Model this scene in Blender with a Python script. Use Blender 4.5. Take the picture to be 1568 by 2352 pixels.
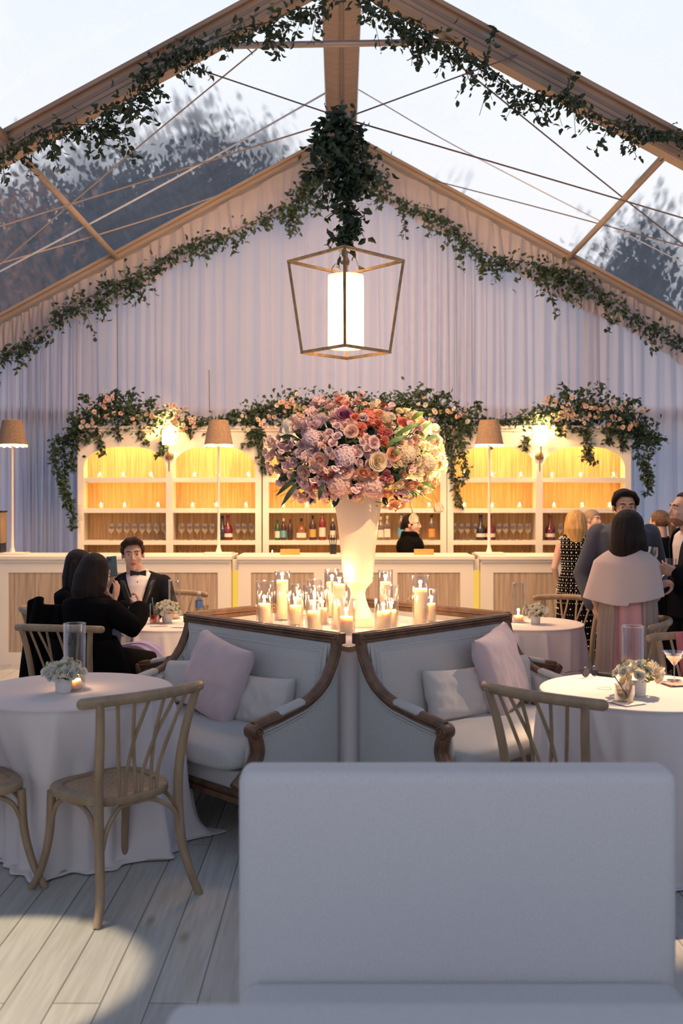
import bpy, bmesh, math, random
import numpy as np
from mathutils import Vector, Matrix, noise
from math import pi, sin, cos, radians as R

SC = bpy.context.scene
COL = SC.collection
for _o in list(bpy.data.objects):
    bpy.data.objects.remove(_o)

# ------------------------------------------------------------------ camera
EYE = 1.66; F = 2287.0; CX = 784.0; HY = 1150.0
cam_d = bpy.data.cameras.new('camera'); cam = bpy.data.objects.new('camera', cam_d); COL.objects.link(cam)
cam_d.sensor_fit = 'VERTICAL'; cam_d.sensor_height = 36.0; cam_d.sensor_width = 24.0; cam_d.lens = 35.0
cam_d.shift_y = -(1176.0 - HY) / 2352.0
cam_d.clip_start = 0.05; cam_d.clip_end = 300
cam.location = (0, 0, EYE); cam.rotation_euler = (pi/2, 0, 0)
cam_d.dof.use_dof = True; cam_d.dof.focus_distance = 6.0; cam_d.dof.aperture_fstop = 2.6
SC.camera = cam
SC.view_settings.view_transform = 'Standard'
SC.view_settings.look = 'None'
SC.view_settings.gamma = 1.0
SC.view_settings.use_curve_mapping = False
SC.view_settings.exposure = 0.0
try:
    SC.cycles.max_bounces = 12; SC.cycles.transparent_max_bounces = 24
    SC.cycles.caustics_reflective = False; SC.cycles.caustics_refractive = False
    SC.cycles.use_denoising = True
    SC.cycles.sample_clamp_indirect = 6.0
except Exception:
    pass

# ------------------------------------------------------------------ dusk sky
W = bpy.data.worlds.new('dusk_sky'); SC.world = W; W.use_nodes = True
nt = W.node_tree; nt.nodes.clear()
wo = nt.nodes.new('ShaderNodeOutputWorld'); bg = nt.nodes.new('ShaderNodeBackground')
tc = nt.nodes.new('ShaderNodeTexCoord'); sx = nt.nodes.new('ShaderNodeSeparateXYZ'); rp = nt.nodes.new('ShaderNodeValToRGB')
mr = nt.nodes.new('ShaderNodeMapRange'); mr.inputs['From Min'].default_value = -0.2; mr.inputs['From Max'].default_value = 1.0
nt.links.new(tc.outputs['Generated'], sx.inputs[0]); nt.links.new(sx.outputs['Z'], mr.inputs['Value']); nt.links.new(mr.outputs[0], rp.inputs['Fac'])
els = rp.color_ramp.elements
els[0].position = 0.0; els[0].color = (.04, .045, .06, 1)
els[1].position = 1.0; els[1].color = (.34, .47, .78, 1)
for p_, c_ in ((.16, (.05, .055, .07, 1)), (.19, (.80, .78, .84, 1)), (.35, (.94, .93, .96, 1)), (.52, (.85, .90, .96, 1)), (.70, (.50, .62, .86, 1))):
    e_ = els.new(p_); e_.color = c_
nt.links.new(rp.outputs[0], bg.inputs[0]); nt.links.new(bg.outputs[0], wo.inputs[0])
bg.inputs[1].default_value = 1.15

# ------------------------------------------------------------------ pin spots rigged high in the tent, beam uplights, added bar fill
WARM = (1.0, .66, .30)
def lamp(name, kind, loc, power, color=WARM, aim=None, size=.1, angle=40, blend=.3, sy=None):
    d = bpy.data.lights.new(name, kind); o = bpy.data.objects.new(name, d); COL.objects.link(o)
    o.location = loc; d.energy = power; d.color = color
    if kind == 'SPOT':
        d.spot_size = R(angle); d.spot_blend = blend; d.shadow_soft_size = size
    elif kind == 'AREA':
        d.size = size
        if sy: d.shape = 'RECTANGLE'; d.size_y = sy
    else:
        d.shadow_soft_size = size
    if aim is not None:
        o.rotation_euler = (Vector(aim) - Vector(loc)).to_track_quat('-Z', 'Y').to_euler()
    return o
lamp('flower_pin_spot', 'SPOT', (2.9, 4.5, 4.3), 8000, (1, .72, .30), (.42, 6.0, 1.88), .03, 9.5, .8)
lamp('vase_pin_spot', 'SPOT', (1.6, 2.6, 4.35), 1000, (1, .63, .34), (.06, 5.95, 1.62), .01, 22, .5)
lamp('floor_pin_spot', 'SPOT', (-3.4, 2.9, 4.1), 1100, (1, .76, .48), (-1.30, 3.45, 0), .01, 13.5, .3)
lamp('right_table_pin_spot', 'SPOT', (2.9, 6.7, 4.3), 1500, (1, .64, .34), (1.62, 4.9, .76), .02, 19, .4)
lamp('settee_pin_spot', 'SPOT', (2.9, 6.4, 4.3), 420, (1, .66, .42), (.86, 5.05, .48), .015, 15, .7)
lamp('bar_warm_fill', 'AREA', (0, 8.5, 4.3), 300, (1, .56, .26), (0, 10.6, .9), 2.5)  # broad unseen fill added to warm the bar fronts
for _s in (-1, 1):
    lamp('truss_uplight', 'AREA', (_s*2.9, 5.6, 3.1), 26, (1, .54, .30), (_s*2.6, 8.2, 4.9), 2.0)
lamp('ridge_uplight', 'SPOT', (0, 2.6, 4.0), 260, (1, .56, .28), (0, 7.6, 6.1), .1, 34, .9)

def P(px, py, Y):
    return Vector(((px - CX) / F * Y, Y, EYE - (py - HY) / F * Y))
def PZ(px, py, z):      # point at height z seen at this pixel
    Y = (EYE - z) * F / (py - HY)
    return Vector(((px - CX) / F * Y, Y, z))

# ------------------------------------------------------------------ materials
MATS = {}
def _new(name):
    m = bpy.data.materials.new(name); m.use_nodes = True; MATS[name] = m
    n = m.node_tree.nodes; b = n.get('Principled BSDF')
    return m, m.node_tree, b
def mat(name, col, rough=.6, metal=0, col2=None, vscale=8, stretch=(1, 1, 1), bump=0, bscale=60, bstretch=(1, 1, 1), sheen=0, trans=0, emit=None, estr=0, sss=0, spec=None, coord='Object', contrast=(.35, .65), detail=4, alpha=1, ior=None):
    m, t, b = _new(name); L = t.links.new; N = t.nodes.new
    b.inputs['Base Color'].default_value = (*col, 1); b.inputs['Roughness'].default_value = rough; b.inputs['Metallic'].default_value = metal
    if spec is not None: b.inputs['Specular IOR Level'].default_value = spec
    if sheen: b.inputs['Sheen Weight'].default_value = sheen
    if trans: b.inputs['Transmission Weight'].default_value = trans
    if ior: b.inputs['IOR'].default_value = ior
    if sss:
        b.inputs['Subsurface Weight'].default_value = sss; b.inputs['Subsurface Radius'].default_value = (.05, .03, .015); b.inputs['Subsurface Scale'].default_value = 1
    if emit:
        b.inputs['Emission Color'].default_value = (*emit, 1); b.inputs['Emission Strength'].default_value = estr
    tcn = N('ShaderNodeTexCoord')
    if col2:
        mp = N('ShaderNodeMapping'); mp.inputs['Scale'].default_value = stretch; L(tcn.outputs[coord], mp.inputs[0])
        nz = N('ShaderNodeTexNoise'); nz.inputs['Scale'].default_value = vscale; nz.inputs['Detail'].default_value = detail; L(mp.outputs[0], nz.inputs[0])
        cr = N('ShaderNodeValToRGB'); cr.color_ramp.elements[0].position = contrast[0]; cr.color_ramp.elements[1].position = contrast[1]
        cr.color_ramp.elements[0].color = (*col, 1); cr.color_ramp.elements[1].color = (*col2, 1)
        L(nz.outputs[0], cr.inputs[0]); L(cr.outputs[0], b.inputs['Base Color'])
    if bump:
        mp = N('ShaderNodeMapping'); mp.inputs['Scale'].default_value = bstretch; L(tcn.outputs[coord], mp.inputs[0])
        nz = N('ShaderNodeTexNoise'); nz.inputs['Scale'].default_value = bscale; nz.inputs['Detail'].default_value = 3; L(mp.outputs[0], nz.inputs[0])
        bp = N('ShaderNodeBump'); bp.inputs['Strength'].default_value = bump; bp.inputs['Distance'].default_value = .01
        L(nz.outputs[0], bp.inputs['Height']); L(bp.outputs[0], b.inputs['Normal'])
    return m
def sheer(name, col, tcol, ft=.5, fa=.1, fold=0):
    """thin cloth: diffuse + translucent + a little see-through"""
    m, t, b = _new(name); L = t.links.new; N = t.nodes.new
    t.nodes.remove(b); out = t.nodes.get('Material Output')
    d = N('ShaderNodeBsdfDiffuse'); d.inputs[0].default_value = (*col, 1)
    tr = N('ShaderNodeBsdfTranslucent'); tr.inputs[0].default_value = (*tcol, 1)
    tp = N('ShaderNodeBsdfTransparent'); m1 = N('ShaderNodeMixShader'); m2 = N('ShaderNodeMixShader')
    m1.inputs[0].default_value = ft; m2.inputs[0].default_value = fa
    L(d.outputs[0], m1.inputs[1]); L(tr.outputs[0], m1.inputs[2]); L(m1.outputs[0], m2.inputs[1]); L(tp.outputs[0], m2.inputs[2]); L(m2.outputs[0], out.inputs[0])
    return m
def glass(name, tint=(.97, .97, .96), gl=.55, ior=1.45, rough=.02):
    """thin clear glass: transparent with a fresnel gloss"""
    m, t, b = _new(name); L = t.links.new; N = t.nodes.new
    t.nodes.remove(b); out = t.nodes.get('Material Output')
    tp = N('ShaderNodeBsdfTransparent'); tp.inputs[0].default_value = (*tint, 1)
    g = N('ShaderNodeBsdfGlossy'); g.inputs['Roughness'].default_value = rough; g.inputs[0].default_value = (1, 1, 1, 1)
    lw = N('ShaderNodeLayerWeight'); lw.inputs['Blend'].default_value = .35
    mu = N('ShaderNodeMath'); mu.operation = 'MULTIPLY_ADD'; mu.inputs[1].default_value = gl; mu.inputs[2].default_value = .04
    pw = N('ShaderNodeMath'); pw.operation = 'POWER'; pw.inputs[1].default_value = 1.0
    mx = N('ShaderNodeMixShader'); L(lw.outputs['Facing'], pw.inputs[0]); L(pw.outputs[0], mu.inputs[0]); L(mu.outputs[0], mx.inputs[0])
    L(tp.outputs[0], mx.inputs[1]); L(g.outputs[0], mx.inputs[2]); L(mx.outputs[0], out.inputs[0])
    return m
def vinyl(name):
    """clear tent vinyl, slightly hazy and rippled"""
    m, t, b = _new(name); L = t.links.new; N = t.nodes.new
    t.nodes.remove(b); out = t.nodes.get('Material Output')
    tp = N('ShaderNodeBsdfTransparent'); tp.inputs[0].default_value = (.97, .98, 1, 1)
    rf = N('ShaderNodeBsdfRefraction'); rf.inputs['Roughness'].default_value = .17; rf.inputs['IOR'].default_value = 1.02
    g = N('ShaderNodeBsdfGlossy'); g.inputs['Roughness'].default_value = .06
    tr = N('ShaderNodeBsdfTranslucent'); tr.inputs[0].default_value = (.92, .94, 1, 1)
    tcn = N('ShaderNodeTexCoord'); mp = N('ShaderNodeMapping'); mp.inputs['Scale'].default_value = (1.2, .35, .5); L(tcn.outputs['Object'], mp.inputs[0])
    nz = N('ShaderNodeTexNoise'); nz.inputs['Scale'].default_value = 2.2; nz.inputs['Detail'].default_value = 5; L(mp.outputs[0], nz.inputs[0])
    bp = N('ShaderNodeBump'); bp.inputs['Strength'].default_value = .25; bp.inputs['Distance'].default_value = .04; L(nz.outputs[0], bp.inputs['Height'])
    L(bp.outputs[0], rf.inputs['Normal']); L(bp.outputs[0], g.inputs['Normal'])
    cr = N('ShaderNodeMapRange'); cr.inputs['From Min'].default_value = .35; cr.inputs['From Max'].default_value = .7; cr.inputs['To Min'].default_value = .55; cr.inputs['To Max'].default_value = .92; L(nz.outputs[0], cr.inputs[0])
    m1 = N('ShaderNodeMixShader'); L(cr.outputs[0], m1.inputs[0]); L(tp.outputs[0], m1.inputs[1]); L(rf.outputs[0], m1.inputs[2])
    m2 = N('ShaderNodeMixShader'); m2.inputs[0].default_value = .10; L(m1.outputs[0], m2.inputs[1]); L(tr.outputs[0], m2.inputs[2])
    m3 = N('ShaderNodeMixShader'); m3.inputs[0].default_value = .06; L(m2.outputs[0], m3.inputs[1]); L(g.outputs[0], m3.inputs[2])
    L(m3.outputs[0], out.inputs[0])
    return m
def emitter(name, col, s):
    m, t, b = _new(name); t.nodes.remove(b); out = t.nodes.get('Material Output')
    e = t.nodes.new('ShaderNodeEmission'); e.inputs[0].default_value = (*col, 1); e.inputs[1].default_value = s
    t.links.new(e.outputs[0], out.inputs[0]); return m
def grasscloth(name, c1, c2, sc=70):
    return mat(name, c1, .75, col2=c2, vscale=sc, stretch=(1, 1, .03), bump=.3, bscale=sc*1.4, bstretch=(1, 1, .03), contrast=(.38, .62))

M_floor = None
def floor_mat():
    m, t, b = _new('whitewashed_planks'); L = t.links.new; N = t.nodes.new
    tcn = N('ShaderNodeTexCoord'); mp = N('ShaderNodeMapping'); mp.inputs['Rotation'].default_value = (0, 0, pi/2); L(tcn.outputs['Object'], mp.inputs[0])
    br = N('ShaderNodeTexBrick'); br.inputs['Scale'].default_value = 1.0; br.inputs['Brick Width'].default_value = 2.4; br.inputs['Row Height'].default_value = .159
    br.inputs['Mortar Size'].default_value = .003; br.inputs['Mortar Smooth'].default_value = .3; br.offset = .37
    br.inputs['Color1'].default_value = (.56, .58, .56, 1); br.inputs['Color2'].default_value = (.48, .50, .49, 1); br.inputs['Mortar'].default_value = (.16, .15, .13, 1)
    L(mp.outputs[0], br.inputs[0])
    mp2 = N('ShaderNodeMapping'); mp2.inputs['Scale'].default_value = (14, .9, 1); L(tcn.outputs['Object'], mp2.inputs[0])
    nz = N('ShaderNodeTexNoise'); nz.inputs['Scale'].default_value = 3; nz.inputs['Detail'].default_value = 8; nz.inputs['Distortion'].default_value = .6; L(mp2.outputs[0], nz.inputs[0])
    cr = N('ShaderNodeValToRGB'); cr.color_ramp.elements[0].position = .3; cr.color_ramp.elements[0].color = (.80, .78, .74, 1); cr.color_ramp.elements[1].position = .62; cr.color_ramp.elements[1].color = (1, 1, 1, 1); L(nz.outputs[0], cr.inputs[0])
    mx = N('ShaderNodeMixRGB'); mx.blend_type = 'MULTIPLY'; mx.inputs[0].default_value = 1; L(br.outputs[0], mx.inputs[1]); L(cr.outputs[0], mx.inputs[2])
    # knots
    mp3 = N('ShaderNodeMapping'); mp3.inputs['Scale'].default_value = (6.3, 2.2, 1); L(tcn.outputs['Object'], mp3.inputs[0])
    vo = N('ShaderNodeTexVoronoi'); vo.inputs['Scale'].default_value = .9; L(mp3.outputs[0], vo.inputs[0])
    kr = N('ShaderNodeValToRGB'); kr.color_ramp.elements[0].position = .03; kr.color_ramp.elements[0].color = (.50, .42, .32, 1); kr.color_ramp.elements[1].position = .14; kr.color_ramp.elements[1].color = (1, 1, 1, 1); L(vo.outputs['Distance'], kr.inputs[0])
    mx2 = N('ShaderNodeMixRGB'); mx2.blend_type = 'MULTIPLY'; mx2.inputs[0].default_value = .75; L(mx.outputs[0], mx2.inputs[1]); L(kr.outputs[0], mx2.inputs[2])
    L(mx2.outputs[0], b.inputs['Base Color']); b.inputs['Roughness'].default_value = .55
    bp = N('ShaderNodeBump'); bp.inputs['Strength'].default_value = .25; bp.inputs['Distance'].default_value = .004; L(br.outputs['Fac'], bp.inputs['Height']); bp.invert = True
    L(bp.outputs[0], b.inputs['Normal'])
    return m
m_floor = floor_mat()
m_vinyl = vinyl('clear_vinyl')
m_drape = sheer('sheer_drape', (.66, .68, .80), (.84, .86, 1.0), .68, .025)
m_valance = sheer('valance_sheer', (.66, .60, .60), (.66, .60, .62), .40, .06)
m_beam = mat('tent_beam', (.42, .33, .26), .5, col2=(.36, .28, .22), vscale=3, stretch=(1, 6, 1), bump=.1)
m_beamd = mat('beam_track', (.25, .22, .20), .5)
m_cloth = mat('linen_cloth', (.74, .70, .73), .85, bump=.12, bscale=220, sheen=.2, spec=.2)
m_white = mat('white_lacquer', (.80, .76, .69), .45)
m_grass = grasscloth('grasscloth', (.60, .42, .25), (.40, .26, .145), 60)
m_grass2 = grasscloth('grasscloth_bar', (.52, .41, .31), (.36, .27, .20), 60)
m_uphol = mat('linen_upholstery', (.55, .56, .57), .9, col2=(.49, .50, .51), vscale=160, bump=.2, bscale=420, sheen=.2, spec=.15)
m_lumbar = mat('linen_cushion', (.60, .58, .58), .9, bump=.25, bscale=350, sheen=.2, spec=.15)
m_lav = mat('lavender_velvet', (.58, .48, .53), .85, col2=(.53, .44, .49), vscale=9, bump=.3, bscale=9, sheen=.5, spec=.15)
m_banq = mat('banquette_linen', (.78, .77, .78), .85, col2=(.68, .66, .68), vscale=260, bump=.06, bscale=300, sheen=.2, spec=.15)
m_walnut = mat('carved_walnut', (.17, .085, .042), .5, col2=(.085, .042, .022), vscale=14, stretch=(1, 1, 1), bump=.25, bscale=60)
m_oak = mat('oak_chair', (.36, .26, .165), .5, col2=(.26, .185, .115), vscale=20, stretch=(1, 1, .25), bump=.12, bscale=70)
m_cane = mat('woven_cane', (.60, .40, .26), .7, col2=(.30, .19, .11), vscale=120, bump=.8, bscale=160)
m_brass = mat('aged_brass', (.30, .20, .10), .42, metal=.6, col2=(.18, .12, .07), vscale=18)
m_leaf = mat('smilax_leaf', (.040, .075, .042), .5, col2=(.015, .034, .022), vscale=7, contrast=(.3, .7), spec=.3)
m_leafl = mat('fresh_leaf', (.22, .34, .07), .45, col2=(.10, .20, .05), vscale=9)
m_stem = mat('vine_stem', (.09, .08, .04), .7)
m_wax = mat('ivory_wax', (.84, .68, .52), .5, sss=.6)
m_flame = emitter('candle_flame', (1.0, .62, .20), 42)
m_glass = glass('clear_glass')
m_glass2 = glass('stemware_glass', (.90, .87, .82), 1.0)
m_water = glass('water', (.90, .93, .96), .3)
m_lampstem = mat('lamp_enamel', (.86, .80, .72), .4)
m_black = mat('black_wool', (.005, .005, .006), .9, bump=.2, bscale=200, spec=.04)
m_tux = mat('tuxedo_cloth', (.006, .007, .010), .8, bump=.1, bscale=300, spec=.08)
m_satinblk = mat('black_satin', (.012, .012, .014), .35)
m_suit = mat('slate_suit', (.055, .065, .095), .8, bump=.2, bscale=260)
m_shirt = mat('white_shirt', (.80, .74, .76), .7, bump=.1, bscale=60)
m_skin = mat('skin_fair', (.60, .38, .30), .5, sss=.08, bump=.05, bscale=120)
m_skin2 = mat('skin_tan', (.50, .32, .23), .5, sss=.08)
m_hairb = mat('black_hair', (.008, .006, .006), .6, spec=.15, col2=(.018, .011, .009), vscale=50, stretch=(1, 1, .05), bump=.9, bscale=140, bstretch=(1, 1, .07))
m_hairbr = mat('dark_brown_hair', (.030, .015, .009), .55, spec=.2, col2=(.015, .009, .006), vscale=40, stretch=(1, 1, .1), bump=.9, bscale=120, bstretch=(1, 1, .1))
m_blond = mat('blonde_hair', (.62, .38, .13), .45, col2=(.36, .20, .07), vscale=45, stretch=(1, 1, .05), bump=.8, bscale=120, bstretch=(1, 1, .06))
m_lip = mat('lip', (.42, .15, .13), .5)
m_eye = mat('eye_white', (.7, .66, .63), .25)
m_iris = mat('eye_iris', (.02, .012, .01), .2)

# ------------------------------------------------------------------ mesh helpers
class B:
    def __init__(s): s.v = []; s.f = []; s.m = []
    def add(s, vs, fs, m=0):
        o = len(s.v); s.v += [tuple(v) for v in vs]; s.f += [tuple(i + o for i in f) for f in fs]; s.m += [m] * len(fs); return s
    def box(s, a, b, m=0, M=None):
        x0, y0, z0 = a; x1, y1, z1 = b
        vs = [Vector(p) for p in ((x0,y0,z0),(x1,y0,z0),(x1,y1,z0),(x0,y1,z0),(x0,y0,z1),(x1,y0,z1),(x1,y1,z1),(x0,y1,z1))]
        if M is not None: vs = [M @ v for v in vs]
        return s.add(vs, [(0,3,2,1),(4,5,6,7),(0,1,5,4),(1,2,6,5),(2,3,7,6),(3,0,4,7)], m)
    def loft(s, rings, m=0, caps=True, close=True):
        n = len(rings[0]); vs = [v for r in rings for v in r]; fs = []
        for i in range(len(rings) - 1):
            for j in range(n if close else n - 1):
                k = (j + 1) % n; fs.append((i*n+j, i*n+k, (i+1)*n+k, (i+1)*n+j))
        if caps and close:
            fs.append(tuple(range(n - 1, -1, -1))); fs.append(tuple((len(rings)-1)*n + j for j in range(n)))
        return s.add(vs, fs, m)
    def lathe(s, prof, seg=24, c=(0,0,0), m=0, M=None, caps=True, mod=None):
        rings = []
        for r, z in prof:
            ring = []
            for j in range(seg):
                a = 2*pi*j/seg; q = r * (mod(a, z) if mod else 1)
                p = Vector((c[0]+q*cos(a), c[1]+q*sin(a), c[2]+z)); ring.append(M @ p if M is not None else p)
            rings.append(ring)
        return s.loft(rings, m, caps)
    def tube(s, pts, rad, seg=8, m=0, caps=True, ell=None, up=None):
        """tube along pts; rad number or list; ell: (a,b) scale along side/up axes"""
        pts = [Vector(p) for p in pts]; n = len(pts)
        if not hasattr(rad, '__len__'): rad = [rad]*n
        rings = []; prev = None
        for i, p in enumerate(pts):
            t = (pts[min(i+1, n-1)] - pts[max(i-1, 0)]).normalized()
            if up is not None: side = t.cross(Vector(up))
            elif prev is not None: side = prev - t * prev.dot(t)
            else: side = t.cross(Vector((0,0,1)) if abs(t.z) < .9 else Vector((0,1,0)))
            if side.length < 1e-5: side = t.cross(Vector((1,0,0)))
            side.normalize(); prev = side; u = side.cross(t).normalized()
            r = rad[i]; ra, rb = (r*ell[0], r*ell[1]) if ell else (r, r)
            if hasattr(r, '__len__'): ra, rb = r
            rings.append([p + side*ra*cos(2*pi*j/seg) + u*rb*sin(2*pi*j/seg) for j in range(seg)])
        return s.loft(rings, m, caps)
    def ell(s, c, r, M=None, seg=16, m=0, R3=None):
        c = Vector(c); rings = []; nv = seg//2
        for i in range(1, nv):
            ph = pi*i/nv; ring = []
            for j in range(seg):
                a = 2*pi*j/seg; v = Vector((r[0]*sin(ph)*cos(a), r[1]*sin(ph)*sin(a), -r[2]*cos(ph)))
                if R3 is not None: v = R3 @ v
                v = c + v; ring.append(M @ v if M is not None else v)
            rings.append(ring)
        def pole(z):
            v = Vector((0,0,z))
            if R3 is not None: v = R3 @ v
            v = c + v; return M @ v if M is not None else v
        n = seg; vs = [v for q in rings for v in q] + [pole(-r[2]), pole(r[2])]; fs = []
        for i in range(len(rings)-1):
            for j in range(n): k = (j+1) % n; fs.append((i*n+j, i*n+k, (i+1)*n+k, (i+1)*n+j))
        b0 = len(rings)*n
        for j in range(n):
            k = (j+1) % n; fs.append((b0, k, j)); fs.append((b0+1, (len(rings)-1)*n+j, (len(rings)-1)*n+k))
        return s.add(vs, fs, m)
    def limb(s, pts, rad, seg=12):
        """closed tube with round ends, for fusing"""
        s.tube(pts, rad, seg)
        for i in (0, -1):
            r = rad[i] if hasattr(rad, '__len__') else rad
            s.ell(pts[i], (r, r, r), seg=seg)
        return s

def curve(pts, n=8):
    """catmull-rom through pts"""
    pts = [Vector(p) for p in pts]; q = [pts[0]*2-pts[1]] + pts + [pts[-1]*2-pts[-2]]; out = []
    for i in range(1, len(q)-2):
        a, b, c, d = q[i-1:i+3]
        for k in range(n):
            t = k/n; out.append(.5*((2*b) + (c-a)*t + (2*a-5*b+4*c-d)*t*t + (3*b-a-3*c+d)*t**3))
    out.append(pts[-1]); return out
def lerpl(vals, n=8):
    out = []
    for i in range(len(vals)-1):
        for k in range(n): out.append(vals[i] + (vals[i+1]-vals[i])*k/n)
    out.append(vals[-1]); return out

def mesh_of(name, b, mats, smooth=True, sharp=40):
    me = bpy.data.meshes.new(name); me.from_pydata([tuple(v) for v in b.v], [], b.f)
    for m in (mats if isinstance(mats, (list, tuple)) else [mats]): me.materials.append(m)
    if any(b.m): me.polygons.foreach_set('material_index', b.m)
    if smooth:
        me.polygons.foreach_set('use_smooth', [True]*len(me.polygons))
        try: me.set_sharp_from_angle(angle=R(sharp))
        except Exception: pass
    me.update(); return me
def obj(name, b, mats, parent=None, loc=None, rot=None, smooth=True, sharp=40, bevel=0, sub=0, label=None, solid=0, kind=None):
    me = b if isinstance(b, bpy.types.Mesh) else mesh_of(name, b, mats, smooth, sharp)
    o = bpy.data.objects.new(name, me); COL.objects.link(o)
    if parent is not None: o.parent = parent
    if loc is not None: o.location = loc
    if rot is not None: o.rotation_euler = rot
    if bevel:
        d = o.modifiers.new('bevel', 'BEVEL'); d.width = bevel; d.segments = 2; d.limit_method = 'ANGLE'; d.angle_limit = R(35)
    if solid:
        d = o.modifiers.new('solid', 'SOLIDIFY'); d.thickness = solid; d.offset = 0
    if sub:
        d = o.modifiers.new('sub', 'SUBSURF'); d.levels = sub; d.render_levels = sub
    if label: o['label'] = label
    if kind: o['kind'] = kind
    return o
def tag(o, label, cat, group=None, kind=None):
    o['label'] = label; o['category'] = cat
    if group: o['group'] = group
    if kind: o['kind'] = kind
    return o
def thing(name, label, cat, loc=(0,0,0), rz=0, group=None):
    o = bpy.data.objects.new(name, None); COL.objects.link(o); o.location = loc; o.rotation_euler = (0,0,rz); o.empty_display_size = .1
    return tag(o, label, cat, group)
def struct(name, b, mats, **k):
    o = obj(name, b, mats, **k); o['kind'] = 'structure'; return o
def dup(root, loc, rz=0, label=None, group=None):
    r = root.copy(); COL.objects.link(r); r.location = loc; r.rotation_euler = (0,0,rz)
    if label: r['label'] = label
    if group: r['group'] = group
    for ch in list(root.children):
        c = ch.copy(); COL.objects.link(c); c.parent = r
        for g in ch.children:
            d = g.copy(); COL.objects.link(d); d.parent = c
    return r
def fuse(name, b, mats, voxel=.008, smooth=2, cut=None, parent=None, solid=0, label=None, loc=None, rot=None):
    """weld overlapping closed shapes into one continuous skin"""
    me = mesh_of(name, b, mats); t = bpy.data.objects.new('tmp_fuse', me); COL.objects.link(t)
    d = t.modifiers.new('r', 'REMESH'); d.mode = 'VOXEL'; d.voxel_size = voxel; d.use_smooth_shade = True
    d = t.modifiers.new('s', 'SMOOTH'); d.factor = .6; d.iterations = smooth
    dg = bpy.context.evaluated_depsgraph_get(); dg.update()
    me2 = bpy.data.meshes.new_from_object(t.evaluated_get(dg))
    bpy.data.objects.remove(t); bpy.data.meshes.remove(me); me2.name = name
    if not me2.materials:
        for m in (mats if isinstance(mats, (list, tuple)) else [mats]): me2.materials.append(m)
    if cut:
        bm = bmesh.new(); bm.from_mesh(me2)
        kill = [f for f in bm.faces if cut(f.calc_center_median())]
        bmesh.ops.delete(bm, geom=kill, context='FACES')
        for _ in range(14):
            new = {}
            for v in bm.verts:
                if v.is_boundary:
                    nb = [e.other_vert(v).co for e in v.link_edges if e.is_boundary]
                    if len(nb) == 2: new[v] = v.co*.4 + (nb[0]+nb[1])*.3
            for v, c in new.items(): v.co = c
        bm.to_mesh(me2); bm.free()
    me2.polygons.foreach_set('use_smooth', [True]*len(me2.polygons))
    return obj(name, me2, None, parent, loc, rot, solid=solid, label=label)

def grid(fn, nu, nv, closeu=False):
    """surface fn(u,v) u,v in 0..1"""
    b = B(); vs = []
    for j in range(nv+1):
        for i in range(nu if closeu else nu+1): vs.append(fn(i/nu, j/nv))
    w = nu if closeu else nu+1; fs = []
    for j in range(nv):
        for i in range(nu):
            k = (i+1) % w; fs.append((j*w+i, j*w+k, (j+1)*w+k, (j+1)*w+i))
    return b.add(vs, fs)

def leaves(b, pts, rng, size=.05, m=0, droop=.3):
    """one folded pointed leaf at each (point, direction)"""
    for p, d in pts:
        L = size*rng.uniform(.65, 1.25); w = L*rng.uniform(.22, .32)
        d = Vector(d).normalized(); d.z -= droop*rng.random(); d.normalize()
        s = d.cross(Vector((rng.gauss(0,1), rng.gauss(0,1), rng.gauss(0,1)))).normalized(); n = s.cross(d)
        p = Vector(p); c = n*w*.35
        vs = [p, p+d*L*.35+s*w+c, p+d*L*.75+s*w*.6+c, p+d*L-n*L*.15, p+d*L*.75-s*w*.6+c, p+d*L*.35-s*w+c, p+d*L*.35, p+d*L*.75]
        b.add(vs, [(0,6,1),(1,6,7,2),(2,7,3),(0,5,6),(5,4,7,6),(4,3,7)], m)

# ------------------------------------------------------------------ tent shell
rng = random.Random(7)
ZR = EYE + 4.45; K = .543; HW = 6.2; YB = 11.95
def roof_z(x): return ZR - K*abs(x)
b = B().box((-7.5, -3.5, -.12), (7.5, YB+.3, 0)); struct('floor', b, m_floor, smooth=False)
b = B().box((-60, -6, -.4), (60, 70, -.14)); struct('ground', b, mat('lawn', (.05, .07, .04), .9, col2=(.03, .045, .03), vscale=3), smooth=False)
# clear vinyl roof (two slopes)
b = grid(lambda u, v: (-HW + 2*HW*u, -3.5 + (YB+3.5)*v, roof_z(-HW + 2*HW*u) + .02*sin(v*40)*abs(sin(u*60))), 64, 90)
struct('ceiling', b, m_vinyl)
# ridge and rafters
def beam_along(bb, p0, p1, w, h, m=0, off=0):
    p0 = Vector(p0); p1 = Vector(p1); d = p1-p0; L = d.length; q = d.to_track_quat('Y', 'Z').to_matrix().to_4x4(); q.translation = p0
    bb.box((-w/2, 0, -h+off), (w/2, L, off), m, q)
def rafter(Y, name):
    bb = B()
    for s in (-1, 1):
        a = (s*HW, Y, roof_z(HW)-.03); c = (0, Y, roof_z(0)-.03)
        beam_along(bb, a, c, .17, .035); beam_along(bb, a, c, .10, .15, 0, -.035); beam_along(bb, a, c, .14, .03, 0, -.185)
        for o_ in (-.052, .052):
            beam_along(bb, (a[0], Y+o_, a[2]), (0, Y+o_, c[2]), .006, .03, 1, -.08)
            beam_along(bb, (a[0], Y+o_, a[2]), (0, Y+o_, c[2]), .006, .012, 1, -.14)
    struct(name, bb, [m_beam, m_beamd], smooth=False, bevel=.004)
rafter(8.0, 'trim_1'); rafter(YB-.08, 'trim_2'); rafter(4.0, 'trim_3')
bb = B()
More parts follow.
